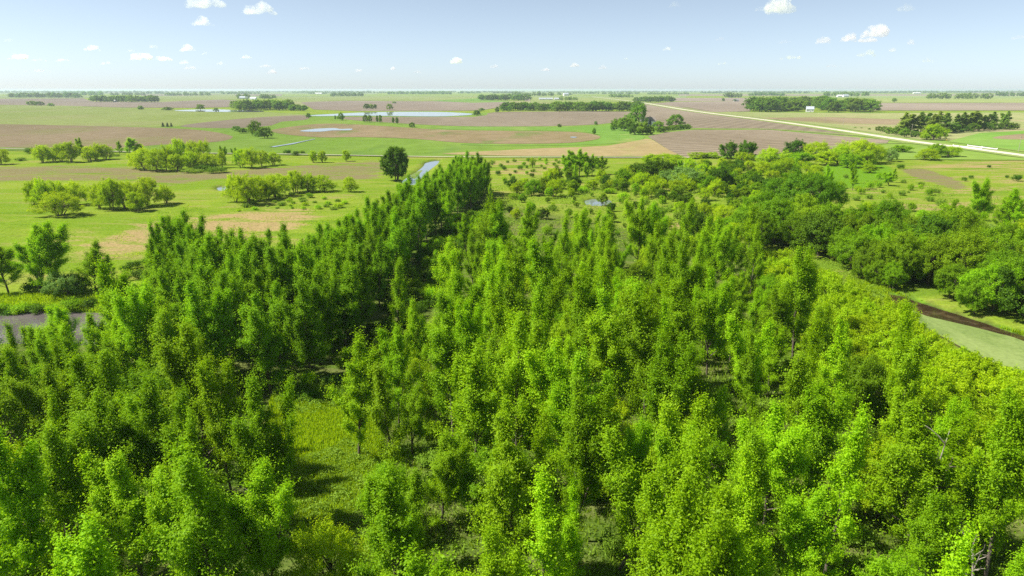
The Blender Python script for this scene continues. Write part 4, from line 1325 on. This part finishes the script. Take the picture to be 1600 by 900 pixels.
building("farmhouse", 1012, 197, 16, 9, 6, 4.0, 0.25, "white homestead house with brown roof among trees", M_WHITE, M_BROWNROOF, "house", 4, True)
building("farmhouse", 1265, 175, 13, 9, 5.5, 4.5, -0.3, "white gabled house in the gap of the right farm grove", M_WHITE, M_METALROOF, "house", 3)
building("barn", 181, 159.5, 12, 8, 4, 3, 0.1, "small white shed in front of the second grove from left", M_WHITE, M_WHITE, "shed", 0)
building("barn", 381, 154.5, 34, 18, 6, 5, 0.1, "bluish roofed barn among far trees at left", M_WHITE, M_METALROOF, "barn", 0)
building("barn", 396, 155.5, 26, 14, 5, 5, -0.2, "smaller bluish barn right of the big one at left", M_WHITE, M_METALROOF, "barn", 0)
building("barn", 498, 147.2, 60, 22, 7, 6, 0.0, "far white shed in the left centre near the horizon", M_WHITE, M_WHITE, "barn", 0)
for x, L_, lb in ((848, 30, "leftmost white shed of the farm behind the central tree line"), (859, 24, "middle white shed of the farm behind the central tree line"), (871, 26, "rightmost white shed of the farm behind the central tree line")):
    building("barn", x, 156, L_, 13, 4.5, 3.5, 0.05, lb, M_WHITE, M_METALROOF, "barn", 0)
building("barn", 884, 149.6, 34, 24, 12, 7, 0.3, "pale tall barn above the white sheds near the horizon", M_WHITE, M_METALROOF, "barn", 0)
building("barn", 1313, 151.3, 40, 18, 6, 6, 0.1, "left white barn of the far farm at right", M_WHITE, M_WHITE, "barn", 0)
building("barn", 1321, 151.6, 30, 18, 8, 6, 0.1, "right white barn of the far farm at right", M_WHITE, M_METALROOF, "barn", 0)
building("barn", 1150, 158.6, 18, 9, 5, 4, 0.4, "tiny farm shed in the pinkish field at right centre", M_WHITE, M_GREYROOF, "barn", 0)
building("barn", 1432, 146.6, 70, 24, 8, 6, 0.0, "far white shed on the horizon at right", M_WHITE, M_WHITE, "barn", 0)

# road bridge
a = G(1500, 229.3); b = G(1546, 235.3)
ctr = (a + b) / 2; ang = math.atan2(b[1] - a[1], b[0] - a[0]); Lb = float(np.linalg.norm(b - a))
br = empty("road_bridge", (ctr[0], ctr[1], 0), ang)
v, f = box_geo(0, 0, 0.02, Lb, 10.4, 0.5); mobj("deck", np_mesh("deck", v, f, M_CONC), br)
for s in (-1, 1):
    v, f = box_geo(0, s * 5.25, 0.82, Lb, 0.35, 1.1); pr = mobj("parapet", np_mesh("parapet", v, f, M_CONC), br)
    for k in (-0.5, 0, 0.5):
        v, f = box_geo(k * (Lb - 0.6), s * 5.25, 0.95, 0.5, 0.5, 1.5); mobj("parapet_post", np_mesh("parapet_post", v, f, M_CONC), pr)
tag(br, "pale concrete road bridge with low parapets on the gravel road", "bridge")


def pole(px, base, h, label):
    g = G(px, base)
    o = empty("utility_pole", (g[0], g[1], 0), 0.5)
    v, f = tube_geo([(0, 0, 0), (0, 0, h)], [0.17, 0.12], 7); mobj("pole", np_mesh("pole", v, f, M_WOODP), o)
    v, f = box_geo(0, 0, h - 0.6, 2.4, 0.12, 0.14); c = mobj("crossarm", np_mesh("crossarm", v, f, M_WOODP), o)
    for k in (-1, 0, 1):
        v, f = tube_geo([(k * 1.05, 0, h - 0.53), (k * 1.05, 0, h - 0.3)], [0.06, 0.04], 6); mobj("insulator", np_mesh("insulator", v, f, M_GLASS), c)
    tag(o, label, "pole")


pole(1423, 214, 11, "weathered pole in front of the tall roadside grove")
pole(1591, 238, 10.5, "utility pole beside the gravel road at the right edge")
pole(1317, 197, 10, "thin utility pole behind the gravel road")
pole(1289, 192, 10, "farther thin utility pole behind the gravel road")
g = G(1478, 224); sg = empty("road_sign", (g[0], g[1], 0), 0.3)
v, f = box_geo(0, 0, 1.1, 0.08, 0.08, 2.2); mobj("post", np_mesh("post", v, f, M_WOODP), sg)
v, f = box_geo(0, 0, 0, 1.0, 0.03, 1.0); pn = mobj("sign_panel", np_mesh("sign_panel", v, f, M_YEL), sg); pn.location = (0, -0.06, 2.4); pn.rotation_euler = (0, math.pi / 4, 0)
tag(sg, "small yellow diamond sign beside the gravel road", "sign")

# ------------------------------------------------------------------ dead and bare stems
def dead_tree(tx, base_px, h, label, seed, fork=2):
    rng = np.random.default_rng(seed)
    g = G(tx, base_px)
    o = empty("dead_tree", (g[0], g[1], gz(g[0], g[1]) - 0.05), 0)
    tr = bend((0, 0, 0), norm(np.array([rng.normal() * 0.08, 0, 1.0])), h, rng, 7, 0.0, 0.16)
    v, f = tube_geo(tr, np.linspace(0.13, 0.03, len(tr)), 6); mobj("trunk", np_mesh("trunk", v, f, M_PALEBARK, smooth=True), o)
    for k in range(fork + 7):
        i = rng.integers(1, len(tr) - 1); a_ = rng.uniform(0, 6.28)
        L_ = (rng.uniform(0.35, 0.6) * h) if k < fork else rng.uniform(0.8, 2.0)
        b_ = bend(tr[i], norm(np.array([math.cos(a_) * 0.7, math.sin(a_) * 0.7, 0.9])), L_, rng, 5, 0.1, 0.3)
        v, f = tube_geo(b_, np.linspace(0.07 if k < fork else 0.04, 0.012, len(b_)), 5); mobj("limb", np_mesh("limb", v, f, M_PALEBARK, smooth=True), o)
    tag(o, label, "tree")


dead_tree(1432, 835, 11, "pale forked dead stem inside the wide cottonwood at lower right", 1, 3)
dead_tree(1283, 815, 6.5, "pair of pale bare stems below a cottonwood at lower right", 2, 1)
dead_tree(1290, 812, 6.0, "second pale bare stem right of its twin at lower right", 3, 1)
dead_tree(1520, 925, 5, "pale broken dead branches at the bottom right edge", 4, 4)
dead_tree(430, 850, 5, "grey dead twiggy tree at the left side of the glade", 5, 4)

# ------------------------------------------------------------------ grass and low cover (nobody could count it)
def grass(px_poly, n, hmin, hmax, label, mat=M_GRASS, wid=0.07, seed=3):
    rng = np.random.default_rng(seed)
    poly = gpoly(px_poly, 0, 2)
    c = rng.uniform(poly.min(0), poly.max(0), (n * 3, 2))
    c = c[signed_dist(c, poly) > 0]
    for w in WATER_POLYS: c = c[signed_dist(c, w) < -0.1]
    c = c[:n]
    z = ground_z(c)
    m = len(c)
    B = np.column_stack([c, z - 0.03])
    a = rng.uniform(0, 6.28, m); h = rng.uniform(hmin, hmax, m)
    s = np.column_stack([np.cos(a), np.sin(a), np.zeros(m)]) * (wid * rng.uniform(0.7, 1.6, m))[:, None]
    ln = rng.normal(size=(m, 3)) * 0.28; ln[:, 2] = 1
    T = B + ln * h[:, None]
    V = np.stack([B - s, B + s, T], 1).reshape(-1, 3)
    o = mobj("grass", np_mesh("grass", V, np.arange(m * 3).reshape(m, 3), mat, {"tint": rng.uniform(0, 1, m)}))
    tag(o, label, kind="stuff")


grass([(425, 610), (565, 610), (600, 700), (560, 800), (470, 830), (430, 740)], 26000, 0.3, 0.75, "tall sunlit grass of the glade", seed=4)
grass([(1330, 436), (1400, 454), (1500, 489), (1600, 517), (1720, 555), (1720, 578), (1600, 534), (1500, 505), (1400, 468), (1330, 446)], 16000, 0.4, 0.9, "lush grass on the far bank of the oxbow", wid=0.1, seed=5)
grass([(-120, 458), (0, 462), (150, 462), (240, 470), (250, 492), (0, 487), (-120, 486)], 16000, 0.4, 0.9, "grass on the far bank of the left river", wid=0.1, seed=6)
grass([(620, 560), (1200, 470), (1700, 800), (1700, 1100), (560, 1100), (600, 800)], 42000, 0.25, 0.8, "dry and green grass on the floor of the wood", M_COVER, seed=7, wid=0.09)


def cover(px_poly, n, label, seed, hh=0.9, leaf=0.2, thr=-1.0, mat=None):
    rng = np.random.default_rng(seed)
    poly = gpoly(px_poly, 0, 2)
    c = rng.uniform(poly.min(0), poly.max(0), (n * 3, 2))
    c = c[signed_dist(c, poly) > 0][:n]
    zt = hh * (0.35 + 0.65 * np.abs(np.sin(c[:, 0] * 1.1 + np.sin(c[:, 1] * 0.8) * 1.5) * np.sin(c[:, 1] * 0.9 + 1.1 * np.sin(c[:, 0] * 0.7))))
    kp = (np.sin(c[:, 0] * 0.31 + 2 * np.sin(c[:, 1] * 0.13)) + np.sin(c[:, 1] * 0.27 + 1.7 * np.sin(c[:, 0] * 0.17)) + rng.normal(size=len(c)) * 0.5) > thr
    c, zt = c[kp], zt[kp]
    for w in WATER_POLYS:
        k2 = signed_dist(c, w) < -0.3
        c, zt = c[k2], zt[k2]
    C = np.column_stack([c, ground_z(c) + zt * rng.uniform(0.55, 1.0, len(c))])
    V, F = leaf_geo(C, leaf, np.tile([0, 0, 1.0], (len(C), 1)), rng, 0.8)
    tag(mobj("ground_cover", np_mesh("ground_cover", V, F, mat or M_COVER, {"tint": rng.uniform(0, 1, len(F))})), label, kind="stuff")


cover([(440, 745), (540, 690), (600, 740), (600, 860), (560, 900), (470, 860), (430, 800)], 16000, "pale leafy undergrowth covering the lower glade", 8)
cover([(640, 700), (900, 620), (1150, 640), (1350, 700), (1500, 900), (1200, 1000), (650, 1000)], 26000, "leafy undergrowth on the floor of the wood", 9, 0.8)
cover([(430, 600), (480, 590), (560, 610), (540, 640), (440, 650)], 5000, "leafy undergrowth at the upper end of the glade", 10, 1.4)

cover([(770, 290), (900, 278), (1100, 280), (1250, 290), (1230, 380), (1150, 410), (1000, 410), (780, 405)], 46000, "low marsh scrub and reeds between the bushes", 11, 1.1, 0.42, -0.2)
cover([(1270, 285), (1400, 280), (1600, 318), (1680, 350), (1450, 360), (1300, 350)], 16000, "rough weeds on the right pasture", 12, 0.6, 0.4, 0.3)
cover([(250, 330), (420, 300), (560, 300), (600, 330), (480, 370), (300, 440), (180, 455), (100, 440), (140, 400)], 20000, "rough weeds on the left meadow", 13, 0.5, 0.32, 0.9, M_GRASS)
cover([(1215, 392), (1290, 405), (1345, 428), (1390, 452), (1380, 470), (1320, 450), (1240, 415)], 9000, "weeds filling the dry end of the oxbow", 14, 0.9, 0.25, -0.6)

# ------------------------------------------------------------------ clouds: small fair-weather cumulus far off
def cloud_mat(name, dens, lo, hi):
    m, nt, out = new_mat(name)
    tc = nd(nt, "ShaderNodeTexCoord")
    f = noise(nt, tc.outputs['Object'], 0.0042, 5, 0.62, 0.3)
    pv = nd(nt, "ShaderNodeVolumePrincipled")
    pv.inputs['Color'].default_value = (1, 1, 1, 1)
    pv.inputs['Anisotropy'].default_value = 0.2
    nt.links.new(math_n(nt, 'MULTIPLY', ramp(nt, f, lo, hi), dens), pv.inputs['Density'])
    nt.links.new(pv.outputs[0], out.inputs['Volume'])
    return m


m_cl = cloud_mat("cloud", 0.0055, 0.38, 0.64)
m_th = cloud_mat("thin_cloud", 0.003, 0.40, 0.65)
cy.volume_step_rate = 0.5

import bmesh
def cloud(px, py, w, h, label, seed, thin=False):
    rng = np.random.default_rng(seed)
    el = math.atan((450 - py) / FPX) - PITCH
    D = min(1460.0 / math.tan(max(el, 0.02)), 60000)
    z = CAM_H + D * math.tan(el)
    x = (px - 800) / FPX * (D * cP + (z - CAM_H) * -sP)
    wm = w / FPX * D; hm = h / FPX * D
    bm = bmesh.new()
    n = 9
    for i in range(n):
        t = (i + 0.5) / n * 2 - 1 + rng.normal() * 0.1
        r = hm * (0.28 + 0.30 * (1 - t * t)) * rng.uniform(0.7, 1.15)
        res = bmesh.ops.create_icosphere(bm, subdivisions=3, radius=1.0)
        cx, cy_ = t * (wm / 2 - r), rng.normal() * wm * 0.12
        cz = -hm * 0.35 + r * 0.7 + rng.uniform(0, 0.35) * hm * (1 - t * t)
        ph = rng.uniform(0, 6.28, 3)
        for v in res['verts']:
            c = v.co
            k = 1 + 0.16 * math.sin(5 * c.x + ph[0]) * math.sin(5 * c.y + ph[1]) + 0.14 * math.sin(9 * c.z + 7 * c.x + ph[2]) + 0.08 * math.sin(17 * c.x + ph[1]) * math.sin(15 * c.z + ph[0])
            zz = c.z * k * r
            if zz < 0: zz *= 0.55
            v.co = (c.x * k * r * 1.25 + cx, c.y * k * r * 1.2 + cy_, zz + cz)
    me = bpy.data.meshes.new("cloud"); bm.to_mesh(me); bm.free()
    me.materials.append(m_th if thin else m_cl)
    o = mobj("cloud", me); o.location = (x, D, z)
    # one closed outline
    rm = o.modifiers.new("remesh", 'REMESH'); rm.mode = 'VOXEL'; rm.voxel_size = hm / 14
    tag(o, label, "cloud", "small white clouds over the plain")


CLOUDS = [(320, 7, 66, 20, "largest white cloud cut by the top edge at left", 0), (405, 19, 54, 15, "white cloud right of the largest one at upper left", 0), (316, 37, 32, 12, "small white cloud below the largest one at upper left", 0),
          (142, 77, 24, 7, "small cloud alone above the leftmost groves", 0), (30, 91, 28, 8, "white puff nearest to the left edge", 0), (60, 95, 28, 4, "thin wisp right of the leftmost puff", 1), (96, 95, 24, 5, "second thin wisp right of the leftmost puff", 1),
          (222, 91, 40, 10, "wide low cloud at left above the far farm", 0), (257, 93, 24, 8, "small cloud touching the wide low one at left", 0), (292, 78, 24, 9, "puff above and right of the wide low cloud", 0), (320, 84, 12, 4, "tiny wisp right of that puff", 1),
          (240, 74, 16, 5, "faint wisp above the wide low cloud", 1), (288, 99, 18, 6, "faint puff below the left puff", 1), (297, 107, 26, 5, "faint flat wisp low at left", 1), (385, 90, 18, 5, "small cloud left of centre", 0), (414, 104, 22, 5, "low faint cloud above the grove left of centre", 1),
          (425, 114, 18, 6, "faint wisp under the low faint cloud", 1), (475, 108, 20, 5, "low wisp between centre and left grove", 1), (60, 112, 40, 4, "long faint wisp close to the horizon at left", 1), (614, 108, 8, 5, "tiny puff above the pond", 0), (652, 113, 14, 4, "tiny low wisp right of the pond", 1),
          (712, 97, 20, 9, "small slanting cloud near the centre", 0), (772, 105, 16, 5, "faint wisp right of the slanting cloud", 1), (852, 110, 15, 4, "tiny low cloud right of centre", 0), (898, 103, 15, 6, "small puff right of centre", 0), (942, 107, 14, 5, "faint puff right of the centre one", 1),
          (978, 93, 6, 3.5, "speck of cloud over the road's far end", 1), (1043, 78, 16, 5, "small cloud above the right centre", 0), (1055, 9, 20, 7, "faint cloud near the top right of centre", 1), (1125, 62, 16, 5, "faint cloud over the right fields", 1),
          (1218, 14, 44, 24, "bright cloud near the top at right", 0), (1190, 16, 24, 8, "wispy left arm of the bright top cloud", 1), (1415, 15, 24, 10, "faint round cloud at the top right", 1), (1366, 53, 38, 18, "brightest tall cloud at right", 0), (1355, 64, 30, 9, "lower puff of the brightest right cloud", 0),
          (1326, 62, 28, 11, "puff left of the brightest right cloud", 0), (1286, 65, 20, 9, "second puff left of the brightest right cloud", 0), (1225, 67, 24, 6, "faint wisp left of the right puffs", 1), (1235, 91, 34, 7, "flat wisp below the right puffs", 1), (1395, 79, 12, 6, "small puff right below the brightest cloud", 0),
          (1423, 68, 10, 6, "tiny puff right of the brightest cloud", 0), (1355, 86, 28, 8, "faint wisp under the brightest cloud", 1), (1592, 60, 20, 6, "faint cloud at the right edge", 1),
          (165, 100, 22, 4, "faint flat wisp left of the wide low cloud", 1), (345, 100, 16, 4, "faint wisp between the left puffs and the centre", 1), (205, 80, 14, 4, "faint speck above the wide low cloud's left end", 1), (14, 64, 14, 5, "faint cloud high at the left edge", 1),
          (560, 112, 18, 4, "faint low wisp left of the pond", 1), (1130, 100, 16, 4, "faint low wisp over the right centre", 1), (1450, 96, 20, 5, "faint low wisp near the right edge", 1), (1300, 104, 22, 4, "faint flat wisp over the right farm grove", 1)]
for i, (x, y, w, h, lb, th) in enumerate(CLOUDS):
    cloud(x, y, w, h, lb, 3000 + i, bool(th))

# ------------------------------------------------------------------ haze over the plain
v, f = box_geo(0, 0, 22.5, 130000, 130000, 49)
hm, nt, out = new_mat("haze")
pv = nd(nt, "ShaderNodeVolumePrincipled")
pv.inputs['Color'].default_value = (0.72, 0.86, 1.0, 1)
pv.inputs['Density'].default_value = 0.000065
pv.inputs['Anisotropy'].default_value = 0.2
nt.links.new(pv.outputs[0], out.inputs['Volume'])
hz = mobj("haze", np_mesh("haze", v, f, hm))
tag(hz, "thin bluish haze over the plain", kind="stuff")

# ------------------------------------------------------------------ labels of the stands
STAND = {
    "left front stand": "lower left stand", "left river bank": "trees by the left river", "dark row": "tall shaded belt", "shaded gap": "dark gap", "far end of the row": "belt's far end",
    "central wood": "central wood", "oxbow willows": "oxbow willow thicket", "oxbow tree line": "tree line beyond the oxbow", "right pasture": "right pasture", "marsh": "central marsh",
    "thicket": "thicket behind the marsh", "dry patch": "dry patch behind the marsh", "river edge": "left river's far edge", "left meadow": "left meadow", "far field trees": "far fields",
    "homestead hedge": "homestead hedge", "tall roadside grove": "tall roadside grove"}
for nm in ("farm grove at right", "long central tree line", "grove behind the green field", "second grove from the left", "grove at the far end of the road", "dark central grove", "leftmost far grove"):
    STAND[nm] = nm
KIND = {"cottonwood_tree": "green cottonwood", "poplar_tree": "dark poplar", "box_elder_tree": "bushy box elder", "shrub": "low bush", "undergrowth_bush": "leafy bush", "pasture_shrub": "small shrub", "sandbar_willow": "yellow green willow", "maple_tree": "rounded maple", "willow_tree": "light willow",
        "dogwood_bush": "dark bush", "field_tree": "round tree", "spruce_tree": "dark spruce", "hedge_tree": "hedge tree", "grove_tree": "dark round tree", "tall_poplar": "tall poplar", "silver_willow": "grey willow"}
ONES = ["", "first", "second", "third", "fourth", "fifth", "sixth", "seventh", "eighth", "ninth", "tenth", "eleventh", "twelfth", "thirteenth", "fourteenth", "fifteenth", "sixteenth", "seventeenth", "eighteenth", "nineteenth"]
TENS = {2: ("twentieth", "twenty"), 3: ("thirtieth", "thirty"), 4: ("fortieth", "forty"), 5: ("fiftieth", "fifty")}


def ordinal(n):
    if n < 20: return ONES[n]
    t, u = divmod(n, 10)
    return TENS[t][0] if u == 0 else TENS[t][1] + "-" + ONES[u]


buckets = {}
for o, name, x, y, h, stand in TREES:
    if not o.get("label"):
        buckets.setdefault((name, STAND[stand]), []).append((o, x, y, h))
for (name, st), lst in buckets.items():
    kind = KIND.get(name, name.replace('_', ' '))
    lst.sort(key=lambda e: e[2])                       # nearest first
    rows = max(1, round(len(lst) / 10))
    per = math.ceil(len(lst) / rows)
    for r in range(rows):
        row = sorted(lst[r * per:(r + 1) * per], key=lambda e: to_px(e[1], e[2], e[3])[0])
        for i, (o, x, y, h) in enumerate(row):
            if len(row) == 1: w = kind
            else: w = "leftmost " + kind if i == 0 else ("rightmost " + kind if i == len(row) - 1 else ordinal(i + 1) + " " + kind + " from left")
            rw = "" if rows == 1 else ("front row of " if r == 0 else ("back row of " if r == rows - 1 else ordinal(r + 1) + " row of "))
            o["label"] = "%s in %s%s" % (w, rw, "the " + st if not rw else "the " + st)
            o["group"] = "plants of the " + st
import collections
print('COUNTS', dict(collections.Counter(t[1] for t in TREES)), len(bpy.data.objects), sum(len(m.polygons) for m in bpy.data.meshes))
